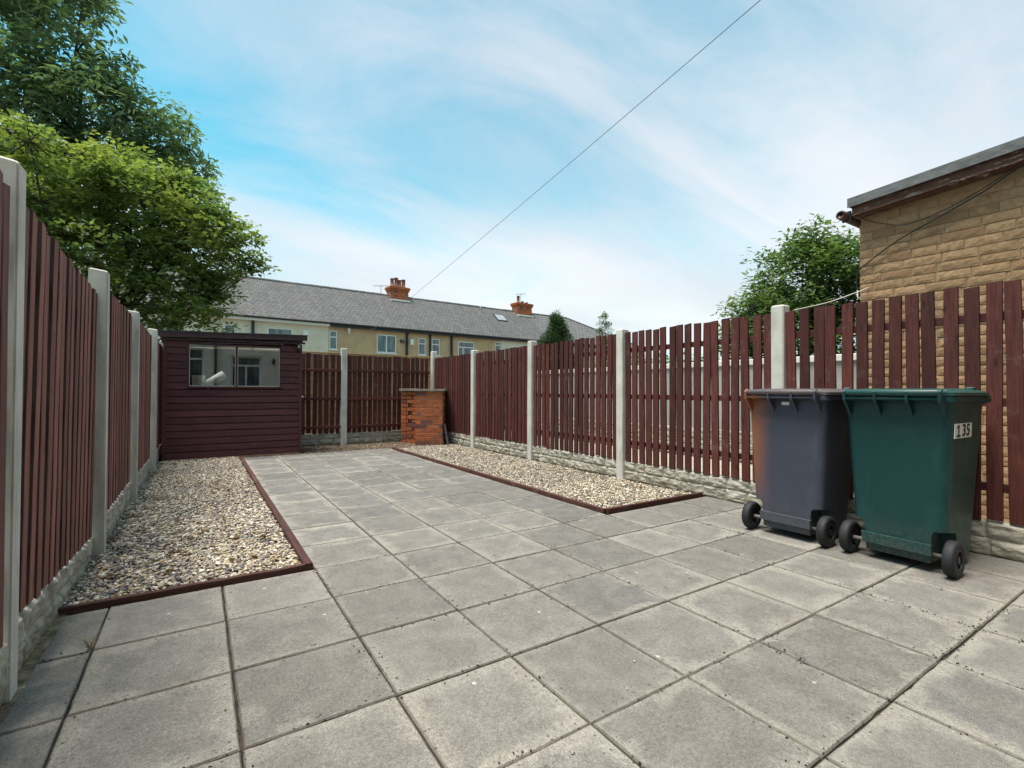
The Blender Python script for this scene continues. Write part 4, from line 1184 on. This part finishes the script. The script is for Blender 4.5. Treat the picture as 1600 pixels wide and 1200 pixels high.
# pale timber fence beyond the back fence
for k, x0 in enumerate((-0.30, 1.58, 3.46, 5.34)):
    pf = empty('timber_fence', (x0 + .93, 9.0, 0))
    tag(pf, ('new pale timber fence panel seen just right of the shed roof', 'new pale timber fence panel behind the back fence post', 'new pale timber fence panel behind the back corner', 'new pale timber fence panel behind the right fence corner')[k], 'timber fence', 'new pale timber fence panels')
    n = 12
    for q in range(n):
        z = 0.10 + q * 0.138
        bmx = newmesh('board', [(0, 0, 0), (1.80, 0, 0), (1.80, -0.006, 0.0), (0, -0.006, 0), (0, 0.012, 0.145), (1.80, 0.012, 0.145), (1.80, 0.006, 0.145), (0, 0.006, 0.145)], [(0, 1, 2, 3), (3, 2, 6, 7), (7, 6, 5, 4), (1, 0, 4, 5), (0, 3, 7, 4), (2, 1, 5, 6)], 'pale_timber') if q == 0 and k == 0 else bmx
        o = world_part(pf, 'board', bmx); o.location = (x0 + 0.04, 9.02, z)
    for q in range(4):
        xx = x0 + 0.06 + q * 0.57
        world_part(pf, 'batten', bevbox('batten', (xx, xx + 0.042, 8.975, 9.010, 0.08, 1.755), 'pale_timber', 0.003))
    world_part(pf, 'capping', bevbox('capping', (x0 + 0.03, x0 + 1.85, 8.965, 9.05, 1.772, 1.803), 'pale_timber', 0.004))
    world_part(pf, 'post', bevbox('post', (x0 - 0.04, x0 + 0.035, 8.96, 9.035, -0.06, 1.80), 'pale_timber', 0.004))

# ------------------------------------------------------------------ terrace of houses
ANG = R(4.2)
OH = Vector((1.44, 27.7, 0))
def house(name, u0, u1, wall_m, roof_m, label, group='terraced houses behind the garden', hip=False):
    c, s = math.cos(ANG), math.sin(ANG)
    root = empty(name, (OH.x + c * u0, OH.y + s * u0, 0), ANG)
    root['u0'] = u0
    tag(root, label, 'house', group)
    return root
def roof_mesh(L, roof_m, x0=0.0, hip=False):
    V = [(x0, -0.02, 4.985), (L, -0.02, 4.985), (L, 3.2, 7.68), (x0, 3.2, 7.68), (x0, 6.42, 4.985), (L, 6.42, 4.985)]
    F = [(0, 1, 2, 3), (3, 2, 5, 4)]
    if hip:
        V = [(x0, -0.02, 4.985), (L, -0.02, 4.985), (hip, 3.2, 7.68), (x0, 3.2, 7.68), (x0, 6.42, 4.985), (L, 6.42, 4.985)]
        F = [(0, 1, 2, 3), (3, 2, 5, 4), (1, 5, 2)]
    me = newmesh('roof', V, F, roof_m)
    uv = me.uv_layers.new(name='uv')
    for p in me.polygons:
        for li, vi in zip(p.loop_indices, p.vertices):
            co = V[vi]; uv.data[li].uv = (co[0], math.hypot(min(co[1], 6.4 - co[1]) + .02, co[2] - 4.985))
    return me
def house_window(root, u0, u1, z0, z1, style, yw=0.3):
    u0 -= root['u0']; u1 -= root['u0']
    t = 0.055 if u1 - u0 < .8 else 0.065
    w = place('window', MB().box(u0, u1, yw + 0.07, yw + 0.08, z0, z1).mesh('pane', 'window_glass'), root)
    mb = MB().box(u0, u0 + t, yw + .02, yw + 0.069, z0, z1).box(u1 - t, u1, yw + .02, yw + 0.069, z0, z1).box(u0 + t, u1 - t, yw + .02, yw + 0.069, z1 - t, z1).box(u0 + t, u1 - t, yw + .02, yw + 0.069, z0, z0 + t)
    if style == 'two': mb.box((u0 + u1) / 2 - .035, (u0 + u1) / 2 + .035, yw + .022, yw + 0.068, z0 + t, z1 - t)
    if style in ('top', 'toptwo'):
        zt = z1 - 0.34 * min(1.2, z1 - z0)
        mb.box(u0 + t, u1 - t, yw + .022, yw + 0.068, zt - .03, zt + .03)
        if style == 'toptwo': mb.box(u0 + (u1 - u0) * .3 - .03, u0 + (u1 - u0) * .3 + .03, yw + .024, yw + 0.066, z0 + t, zt - .03)
    place('frame', mb.mesh('frame', 'upvc'), w)
    place('sill', MB().box(u0 - 0.06, u1 + 0.06, yw - 0.06, yw + 0.019, z0 - 0.07, z0 - 0.002).mesh('sill', 'white_paint'), w)
    if style in ('two', 'toptwo'):
        V = []; F = []; n = 26; a, c = u0 + t + .02, u1 - t - .02
        for i in range(n + 1):
            x = a + (c - a) * i / n; yv = yw + 0.062 if False else yw + 0.0695
            V += [(x, yv - (0.0 if i % 2 else .001), z0 + t), (x, yv - (0.0 if i % 2 else .001), z1 - t)]
    return w
def fit_wall(root, L, wall_m, wins, x0=0.0):
    H = [(a - root['u0'], b_ - root['u0'], z0, z1) for a, b_, z0, z1 in wins]
    mb = wall_with_holes(x0, L, -0.07, 4.97, H, 0.3, 0.55)
    place('wall', mb.mesh('wall', wall_m), root)
    place('back_wall', MB().box(x0, L, 5.8, 6.1, -0.07, 4.97).mesh('back_wall', wall_m), root)
def gutter(root, x0, L, white):
    place('gutter', MB().tube([(x0, -0.03, 4.955), (L, -0.03, 4.955)], 0.062, 8).mesh('gutter', 'gutter_black'), root)
    place('fascia', MB().box(x0, L, 0.035, 0.06, 4.76, 4.955).mesh('fascia', 'white_paint' if white else 'gutter_black'), root)
    place('soffit', MB().box(x0, L, 0.061, 0.299, 4.80, 4.83).mesh('soffit', 'white_paint' if white else 'gutter_black'), root)
def pipe(root, u, z0, z1, rad=0.055, y=0.22):
    place('downpipe', MB().tube([(u - root['u0'], y, z0), (u - root['u0'], y, z1)], rad, 8).mesh('downpipe', 'gutter_black'), root)
def ridge(root, x0, x1):
    n = int((x1 - x0) / 0.45); me = None
    for k in range(n):
        if me is None: me = newmesh('ridge_tile', *[MB().tube([(0, 0, 0), (0.43, 0, 0)], 0.095, 8)][0].__dict__.values(), 'ridge_tile')
        place('ridge_tile', me, root, (x0 + k * 0.45, 3.2, 7.655 + rng.uniform(-.012, .012)), (0, rng.uniform(-.02, .02), 0))
def chimney(root, ua, ub, z1, pots, mat='red_brick'):
    a, c = ua - root['u0'], ub - root['u0']; m_ = 0.10
    ch = place('chimney', MB().box(a + m_, c - m_, 2.85, 3.55, 7.0, z1 - 0.30).mesh('core', 'grey_mortar'), root)
    nz = int((z1 - 0.30 - 7.3) / 0.152); nb = 5
    L = (c - a - 2 * m_) / nb
    me = rough_brick(L - .012, 0.1, 0.138, 77, mat, 0.004)
    me2 = rough_brick(L / 2 - .012, 0.1, 0.138, 78, mat, 0.004)
    for k in range(nz):
        z = z1 - 0.30 - (k + 1) * 0.152
        for q in range(nb):
            place('brick', me, ch, (a + m_ + q * L, 2.84 + rng.uniform(-.006, .004), z))
        for q in range(4):
            place('brick', me2, ch, (a + m_ - .008, 2.86 + q * .17 + .16, z), (0, 0, -math.pi / 2))
    place('corbel', MB().box(a + 0.04, c - 0.04, 2.78, 3.62, z1 - 0.295, z1 - 0.17).box(a, c, 2.72, 3.68, z1 - 0.165, z1 - 0.06).box(a + .05, c - .05, 2.78, 3.62, z1 - 0.055, z1).mesh('corbel', mat), ch)
    place('lead_flashing', MB().box(a + .06, c - .06, 2.60, 2.835, 7.24, 7.36).mesh('lead_flashing', 'white_paint'), ch)
    for u, h in pots:
        place('chimney_pot', MB().tube([(u - root['u0'], 3.2, z1 - .02), (u - root['u0'], 3.2, z1 + h * .8), (u - root['u0'], 3.2, z1 + h * .82), (u - root['u0'], 3.2, z1 + h)], [0.14, 0.115, 0.14, 0.135], 12).mesh('chimney_pot', 'terracotta', True), ch)
    return ch
def aerial(root, u, z, flip=1):
    x = u - root['u0']; mb = MB()
    mb.tube([(x, 3.3, z - 0.5), (x, 3.3, z + .35)], 0.018, 6).tube([(x - .55, 3.3, z + .22), (x + .55, 3.25, z + .36)], 0.014, 6)
    for q in range(6): mb.tube([(x - .5 + q * .18, 3.1, z + .23 + q * .022), (x - .5 + q * .18, 3.5, z + .23 + q * .022)], 0.010, 5)
    place('aerial', mb.mesh('aerial', 'wire_grey'), root)

hA = house('terraced_house', -8.0, 4.44, 'render_cream', 'slate', 'cream rendered terraced house behind the shed')
fit_wall(hA, 12.44, 'render_cream', [(-0.90, -0.37, 4.02, 4.48), (1.17, 2.46, 3.72, 4.48), (-4, -2.8, 3.6, 4.5)])
house_window(hA, -0.90, -0.37, 4.02, 4.48, ''); house_window(hA, 1.17, 2.46, 3.72, 4.48, ''); house_window(hA, -4, -2.8, 3.6, 4.5, 'two')
place('roof', roof_mesh(12.44, 'slate'), hA); gutter(hA, 0, 12.44, True); ridge(hA, 0, 12.7)
pipe(hA, 0.45, 0, 5.16, 0.075)
place('wall_vent', bevbox('wall_vent', (11.0, 11.32, 0.22, 0.298, 4.12, 4.46), 'upvc', 0.02), hA)

hB = house('terraced_house', 4.445, 10.10, 'pebbledash_tan', 'slate', 'tan pebbledash terraced house with orange chimney, left of the downpipe')
wB = [(4.50, 4.95, 3.45, 4.56), (7.40, 8.69, 3.40, 4.55)]
fit_wall(hB, 5.655, 'pebbledash_tan', wB)
house_window(hB, *wB[0], 'top'); house_window(hB, *wB[1], 'two')
place('roof', roof_mesh(5.655, 'slate'), hB); gutter(hB, 0, 5.655, False); ridge(hB, 0.05, 5.5)
pipe(hB, 9.40, 0, 4.9, 0.085)
place('downpipe_bend', MB().tube([(9.40 - 4.445, .22, 4.7), (9.62 - 4.445, .05, 4.93)], 0.085, 8).mesh('downpipe_bend', 'gutter_black'), hB)
chimney(hB, 9.26, 10.80, 8.30, ((9.62, .60), (9.92, .68), (10.18, .55), (10.48, .62)))
aerial(hB, 8.85, 8.0)
place('security_light', MB().box(1.10, 1.26, 0.20, 0.298, 4.60, 4.78).tube([(1.18, .20, 4.58), (1.18, .17, 4.50), (1.18, .17, 4.44)], [0.05, 0.07, 0.03], 8).mesh('security_light', 'white_plastic'), hB)
place('wall_bracket', MB().box(4.50, 4.74, 0.12, 0.298, 4.10, 4.30).mesh('wall_bracket', 'brown_plastic'), hB)
hC = house('terraced_house', 10.105, 17.0, 'pebbledash_tan', 'slate', 'tan pebbledash terraced house with four narrow white windows and a skylight')
wC = [(10.26, 10.78, 3.40, 4.51), (11.25, 11.84, 3.40, 4.53), (13.30, 14.63, 3.20, 4.49), (16.45, 16.96, 3.9, 4.66)]
fit_wall(hC, 6.895, 'pebbledash_tan', wC)
house_window(hC, *wC[0], 'top'); house_window(hC, *wC[1], 'top'); house_window(hC, *wC[2], 'toptwo'); house_window(hC, *wC[3], 'top')
place('roof', roof_mesh(6.895, 'slate'), hC); gutter(hC, 0, 6.895, False); ridge(hC, 0.1, 7.0)
pipe(hC, 11.08, 0, 4.9, 0.07); pipe(hC, 12.73, 0, 4.95, 0.085)
place('vent_pipe', MB().tube([(12.73 - 10.105, .1, 4.9), (12.73 - 10.105, .1, 5.72)], 0.05, 8).mesh('vent_pipe', 'panel_concrete'), hC)
place('meter_box', bevbox('meter_box', (-0.42, -0.18, 0.20, 0.298, 4.00, 4.38), 'upvc', 0.01), hC) if False else place('meter_box', bevbox('meter_box', (9.62 - 4.445, 9.86 - 4.445, 0.18, 0.298, 4.00, 4.38), 'upvc', 0.01), hB)
hD = house('terraced_house', 17.005, 21.6, 'render_cream', 'slate', 'cream rendered terraced house below the smaller chimney, right of the tan ones')
wD = [(18.6, 19.6, 3.3, 4.5)]
fit_wall(hD, 4.595, 'render_cream', wD); house_window(hD, *wD[0], 'two')
place('roof', roof_mesh(4.595, 'slate'), hD); gutter(hD, 0, 4.595, False); ridge(hD, 0.1, 4.2)
chimney(hD, 20.35, 22.15, 8.40, ((20.85, .62), (21.3, .2), (21.75, .16)))
aerial(hD, 21.2, 8.95)
# skylight on D
def on_roof(x, v, lift): return (x, v, 4.985 + (v + .02) * (2.695 / 3.22) + lift)
sk = newmesh('skylight', [on_roof(.75, 1.75, .07), on_roof(1.72, 1.75, .07), on_roof(1.72, 2.45, .07), on_roof(.75, 2.45, .07), on_roof(.75, 1.75, -.02), on_roof(1.72, 1.75, -.02), on_roof(1.72, 2.45, -.02), on_roof(.75, 2.45, -.02)],
             [(0, 1, 2, 3), (0, 4, 5, 1), (1, 5, 6, 2), (2, 6, 7, 3), (3, 7, 4, 0)], 'gutter_black')
sko = place('skylight', sk, hD)
place('pane', newmesh('pane', [on_roof(.81, 1.81, .08), on_roof(1.66, 1.81, .08), on_roof(1.66, 2.39, .08), on_roof(.81, 2.39, .08)], [(0, 1, 2, 3)], 'lens_grey'), sko)
hE = house('terraced_house', 21.605, 33.7, 'render_cream', 'concrete_tile', 'end house of the terrace with a hipped roof of large grey tiles')
fit_wall(hE, 12.0, 'render_cream', []); place('roof', roof_mesh(12.1, 'concrete_tile', 0.0, 4.75), hE); gutter(hE, 0, 12.1, False)
hp = [Vector((4.75, 3.2, 7.68)), Vector((12.1, -.02, 4.985))]
place('hip_ridge', MB().tube([hp[0], hp[1]], 0.08, 8).tube([(0.4, 3.2, 7.66), (4.75, 3.2, 7.68)], 0.085, 8).mesh('hip_ridge', 'ridge_tile'), hE)

# overhead telephone wire
wa, wbp = Vector((7.09, 28.10, 3.66)), Vector((3.60, -2.59, 5.05))
wire = place('telephone_wire', MB().tube(bezier_pts(wa, wbp, 0.10, 40), 0.0048, 6).mesh('telephone_wire', 'wire_grey'))
tag(wire, 'overhead telephone wire crossing the sky down to the terrace', 'wire')

# ------------------------------------------------------------------ vegetation
def leaves(centres, radii, n_per, size, flat, pal, droop=0.0, aspect=0.45, seed=0):
    g_ = np.random.default_rng(seed)
    Vs = []; Cs = []
    for c, r in zip(centres, radii):
        n = max(4, int(n_per * g_.uniform(.7, 1.3)))
        d = g_.normal(size=(n, 3)); d /= np.linalg.norm(d, axis=1)[:, None]
        rad = g_.uniform(0.15, 1, n)[:, None] ** 0.6
        p = np.asarray(c) + d * rad * np.array([r, r, r * flat])
        ls = size * g_.uniform(.45, 1.4, n)
        az = g_.uniform(0, 2 * np.pi, n)
        dirn = np.stack([np.cos(az), np.sin(az), g_.normal(-droop, .35, n)], -1)
        dirn += d * np.array([.8, .8, .2]); dirn /= np.linalg.norm(dirn, axis=1)[:, None]
        up = np.stack([g_.normal(0, .45, n), g_.normal(0, .45, n), np.ones(n)], -1)
        side = np.cross(dirn, up); side /= np.linalg.norm(side, axis=1)[:, None] + 1e-9
        nrm = np.cross(side, dirn)
        tip = p + dirn * ls[:, None]
        mid = p + dirn * (ls * .45)[:, None]
        w = (ls * aspect * .5)[:, None]
        fold = nrm * (ls * .06)[:, None]
        q = np.stack([p, mid + side * w + fold, tip, mid - side * w + fold], 1)
        Vs.append(q.reshape(-1, 3))
        t = g_.uniform(0, 1)
        base = pal[0] * (1 - t) + pal[1] * t
        col = base[None] * g_.uniform(.72, 1.3, (n, 1))
        Cs.append(np.repeat(col, 4, 0))
    V = np.concatenate(Vs); C = np.concatenate(Cs)
    F = np.arange(len(V)).reshape(-1, 4)
    return V, F, C
def make_tree(name, base, height, lobes, n_clumps, n_per, clump_r, leaf, flat, pal, label, cat='tree', group=None, trunk_r=0.14, droop=0.1, aspect=.45, seed=1, limbs=9, shell=0.45):
    g_ = np.random.default_rng(seed)
    root = empty(name, base)
    tag(root, label, cat, group)
    B = np.array(base, float)
    vol = np.array([a[3] * a[4] * a[5] for a in lobes]); pr = vol ** .75; pr /= pr.sum()
    Cn = []; Rn = []
    while len(Cn) < n_clumps:
        l = lobes[g_.choice(len(lobes), p=pr)]
        d = g_.normal(size=3); d /= np.linalg.norm(d)
        rr_ = g_.uniform(shell ** 3, 1) ** (1 / 3)
        p = np.array(l[:3]) + d * rr_ * np.array(l[3:6])
        Cn.append(p); Rn.append(clump_r * g_.uniform(.6, 1.35))
    V, F, C = leaves(Cn, Rn, n_per, leaf, flat, pal, droop, aspect, seed)
    place('crown', fast_mesh('crown', V - B, F, 'leaf', C, False), root)
    # trunk, limbs, twigs
    mb = MB()
    top = np.array([np.mean([l[0] for l in lobes]), np.mean([l[1] for l in lobes]), B[2] + height * .8])
    tp = [B + (top - B) * t + (g_.normal(0, .05 * height / 6, 3) * np.array([1, 1, 0]) if 0 < t < 1 else 0) for t in (0, .2, .4, .6, .8, 1)]
    tp = [Vector(q - B) for q in tp]
    mb.tube(tp, [trunk_r, trunk_r * .85, trunk_r * .7, trunk_r * .5, trunk_r * .32, trunk_r * .1], 9)
    place('trunk', mb.mesh('trunk', 'bark', True), root)
    lm = MB(); nodes = []
    Ca = np.array(Cn) - B
    for k in range(limbs):
        tgt = Ca[g_.integers(len(Ca))] * .96
        st = Vector(tp[1 + k % 4]); e = Vector(tgt)
        mid = st.lerp(e, .5) + Vector((g_.normal(0, .15), g_.normal(0, .15), .12 * (e - st).length))
        pts = [st.lerp(mid, t) .lerp(mid.lerp(e, t), t) for t in (0, .25, .5, .75, 1)]
        r0 = trunk_r * .38
        lm.tube(pts, [r0, r0 * .8, r0 * .55, r0 * .35, r0 * .12], 6, False)
        nodes += pts[1:]
    NA = np.array([v[:] for v in nodes])
    for c in Ca[::2]:
        k = np.argmin(((NA - c) ** 2).sum(1)); a = Vector(NA[k]); e = Vector(c)
        mid = a.lerp(e, .5) + Vector((0, 0, .06 * (e - a).length))
        lm.tube([a, mid, e], [trunk_r * .1, trunk_r * .07, trunk_r * .03], 4, False)
    place('limbs', lm.mesh('limbs', 'bark', True), root)
    return root
YG = (np.array([0.215, 0.262, 0.080]), np.array([0.110, 0.180, 0.066]))
DG = (np.array([0.150, 0.225, 0.125]), np.array([0.090, 0.155, 0.092]))
MG = (np.array([0.13, 0.20, 0.075]), np.array([0.065, 0.125, 0.05]))
CG = (np.array([0.035, 0.070, 0.025]), np.array([0.022, 0.045, 0.018]))
# broad layered tree behind the left fence and shed
lobesA = [(-2.9, 11.0, 4.9, 1.9, 1.6, 0.95), (-1.5, 11.0, 4.75, 1.6, 1.5, 1.05), (-0.55, 11.0, 4.15, 1.25, 1.3, 0.85), (-1.0, 10.8, 3.2, 1.05, 1.2, 0.75), (-2.4, 11.0, 3.6, 1.9, 1.5, 1.0),
          (-4.2, 10.8, 4.6, 1.6, 1.6, 1.1), (-4.0, 10.6, 3.3, 1.5, 1.5, 0.9), (-0.55, 10.9, 2.75, 0.65, .9, 0.5), (-1.4, 10.6, 2.45, 0.8, .7, 0.5), (-2.4, 10.4, 2.5, .8, .7, .6), (-0.1, 11.0, 4.55, .55, .7, .4), (-1.9, 11.2, 5.75, .6, .6, .4), (0.35, 11.0, 3.9, .45, .6, .3), (-0.25, 11.0, 3.3, .5, .6, .35), (-1.1, 11.0, 5.4, .5, .6, .35)]
make_tree('maple_tree', (-2.5, 11.2, -0.07), 5.0, lobesA, 1000, 50, 0.30, 0.115, 0.42, YG, 'yellow-green spreading tree overhanging the shed behind the left fence', seed=3, trunk_r=0.16, limbs=26, aspect=.6, droop=.12, shell=.3)
lobesB = [(-3.9, 15.2, 9.6, 1.9, 1.8, 2.2), (-3.0, 15.0, 8.0, 2.0, 1.8, 1.6), (-1.6, 15.0, 7.3, 1.35, 1.4, 1.35), (-4.8, 15.2, 7.6, 2.0, 2, 2.2), (-1.35, 14.9, 8.2, .7, .9, .8), (-0.75, 14.8, 6.4, .75, .9, .8), (-4.3, 15.2, 11.8, 1.7, 1.7, 1.9),
          (-2.9, 15.0, 5.8, 2.0, 1.6, 1.2), (-6.3, 15, 9, 1.6, 1.8, 2.6)]
make_tree('broadleaf_tree', (-4.2, 15.4, -0.07), 11.5, lobesB, 700, 50, 0.44, 0.20, 0.7, DG, 'tall dark green tree rising above the yellow-green one', seed=7, trunk_r=0.24, limbs=26, aspect=.36, droop=.45, shell=.3)
# bushy tree beside the outbuilding
lobesC = [(6.9, 2.15, 2.6, .75, .75, .65), (6.9, 1.55, 2.45, .6, .55, .7), (6.95, 2.75, 2.2, .55, .55, .5), (6.9, 1.9, 3.1, .42, .4, .32), (6.85, 2.25, 1.7, .8, .95, .7), (6.9, 3.05, 1.95, .35, .4, .3), (6.95, 1.15, 2.6, .4, .4, .5)]
make_tree('laurel_tree', (6.9, 2.1, -0.07), 3.0, lobesC, 560, 60, 0.19, 0.082, .9, MG, 'bushy green tree beside the brick outbuilding', seed=9, trunk_r=0.07, limbs=22, aspect=.42, droop=0, shell=.25)
for k, (y, h) in enumerate(((3.7, 1.62), (4.7, 1.72), (5.9, 1.7))):
    lob = [(6.75, y, h * .6, .5, .62, h * .4), (6.8, y + .3, h * .75, .4, .45, h * .22)]
    make_tree('hedge_shrub', (6.75, y, -0.07), h * .7, lob, 110, 50, 0.16, 0.075, .8, MG, ('shrub behind the grey concrete fence, nearest the bushy tree', 'shrub behind the concrete fence, middle of three', 'shrub behind the concrete fence, farthest of three')[k], 'shrub', 'shrubs beyond the right fence', trunk_r=.03, seed=30 + k, limbs=8, shell=.2)
# conifer and slim tree beyond the fence
lobesD = [(13.25, 16.0, 2.2, .95, .95, .9), (13.22, 16.0, 3.1, .78, .78, .7), (13.2, 16.0, 3.75, .5, .5, .55), (13.18, 16.0, 4.2, .26, .26, .38)]
make_tree('conifer', (13.22, 16.0, -0.07), 4.3, lobesD, 420, 90, 0.20, 0.10, 1.3, CG, 'dark conical conifer peeking over the right fence', 'conifer', trunk_r=.09, seed=40, limbs=10, aspect=.3, droop=-.5, shell=.3)
lobesE = [(16.15, 16.0, 4.15, .34, .34, .35), (16.1, 16.0, 4.6, .2, .2, .26), (16.2, 16.0, 3.6, .42, .42, .4), (16.2, 16.0, 3.0, .45, .45, .5)]
make_tree('sapling', (16.15, 16.0, -0.07), 4.5, lobesE, 85, 34, 0.15, 0.10, .9, DG, 'small slim tree at the end of the terrace roof', trunk_r=.05, seed=44, limbs=10, shell=.1)

# ------------------------------------------------------------------ small things
# dark crumbs of moss and soil along the joints
nc = 5200
P = []
for _ in range(nc):
    if rng.random() < .5: x = round(rng.uniform(-1.05, 3.5) / S) * S + rng.gauss(0, .018); y = rng.uniform(-1.2, 1.35)
    else: x = rng.uniform(-1.05, 3.5); y = round(rng.uniform(-1.2, 1.3) / S) * S + rng.gauss(0, .018)
    if mnoise.noise(Vector((x * 1.7, y * 1.7, 3.3))) + rng.uniform(-.35, .35) < .12: continue
    P.append((x, y, 0.0015))
P = np.array(P)
V, F, C = stones(P, 1, 0.0010, 0.0042, [np.ones(8) / 8] * len(P))
cr = place('moss_crumbs', fast_mesh('moss_crumbs', V, F, 'crumb', None)); tag(cr, 'dark crumbs of moss and soil along the paving joints', 'moss', kind='stuff')
# stray pebbles on the paving and leaf litter on the soil strip
P = np.array([(rng.uniform(-1.0, 3.2), rng.uniform(-.6, 6.5), 0.003) for _ in range(90)])
P = P[[(p[1] < 1.3 or 0.02 < p[0] < 2.2) for p in P]]
V, F, C = stones(P, 1, 0.003, 0.008, [wmix(0.0)] * len(P))
cr = place('stray_pebbles', fast_mesh('stray_pebbles', V, F, 'gravel_stone', C)); tag(cr, 'stray pale pebbles scattered over the paving', 'pebbles', kind='stuff')
P = np.array([(rng.uniform(-0.0, 3.4), 6.72 + abs(rng.gauss(0, .5)) % 1.08, -0.004 + rng.uniform(0, .012)) for _ in range(2600)])
V, F, C = stones(P, 1, 0.004, 0.014, [wmix(rng.uniform(.3, 1)) for _ in range(len(P))])
cr = place('rubble', fast_mesh('rubble', V, F, 'gravel_stone', C * np.array([.62, .5, .42]))); tag(cr, 'brown rubble and litter on the bare soil strip at the back', 'rubble', kind='stuff')
# dry weed in the joint at front left
wd = empty('dry_weed', (-0.905, 0.915, 0))
for k in range(14):
    a = rng.uniform(0, 6.28); l = rng.uniform(.04, .09); s_ = rng.uniform(.3, .8)
    tip = (math.cos(a) * l * s_, math.sin(a) * l * s_, l * .8)
    place('blade', MB().tube([(0, 0, -.005), (tip[0] * .4, tip[1] * .4, tip[2] * .6), tip], [0.0012, 0.001, 0.0003], 4).mesh('blade', 'dry_grass'), wd)
tag(wd, 'dry straw-coloured weed tuft in a paving joint at front left', 'weed')

# fallen leaves on the gravel and along the edges
P = [(rng.uniform(-1.03, -0.1), rng.uniform(1.45, 6.7), 0.022) for _ in range(70)] + [(rng.uniform(0.0, 3.3), rng.uniform(6.78, 7.6), 0.012) for _ in range(120)] + [(rng.uniform(2.35, 3.45), rng.uniform(1.5, 6.5), 0.012) for _ in range(50)]
V, F, C = leaves(P, [0.004] * len(P), 1, 0.038, 0.3, (np.array([0.20, 0.12, 0.05]), np.array([0.09, 0.055, 0.03])), 0.0, 0.55, 77)
lf = place('fallen_leaves', fast_mesh('fallen_leaves', V, F, 'leaf', C, False)); tag(lf, 'brown fallen leaves scattered on the gravel and soil', 'leaves', kind='stuff')
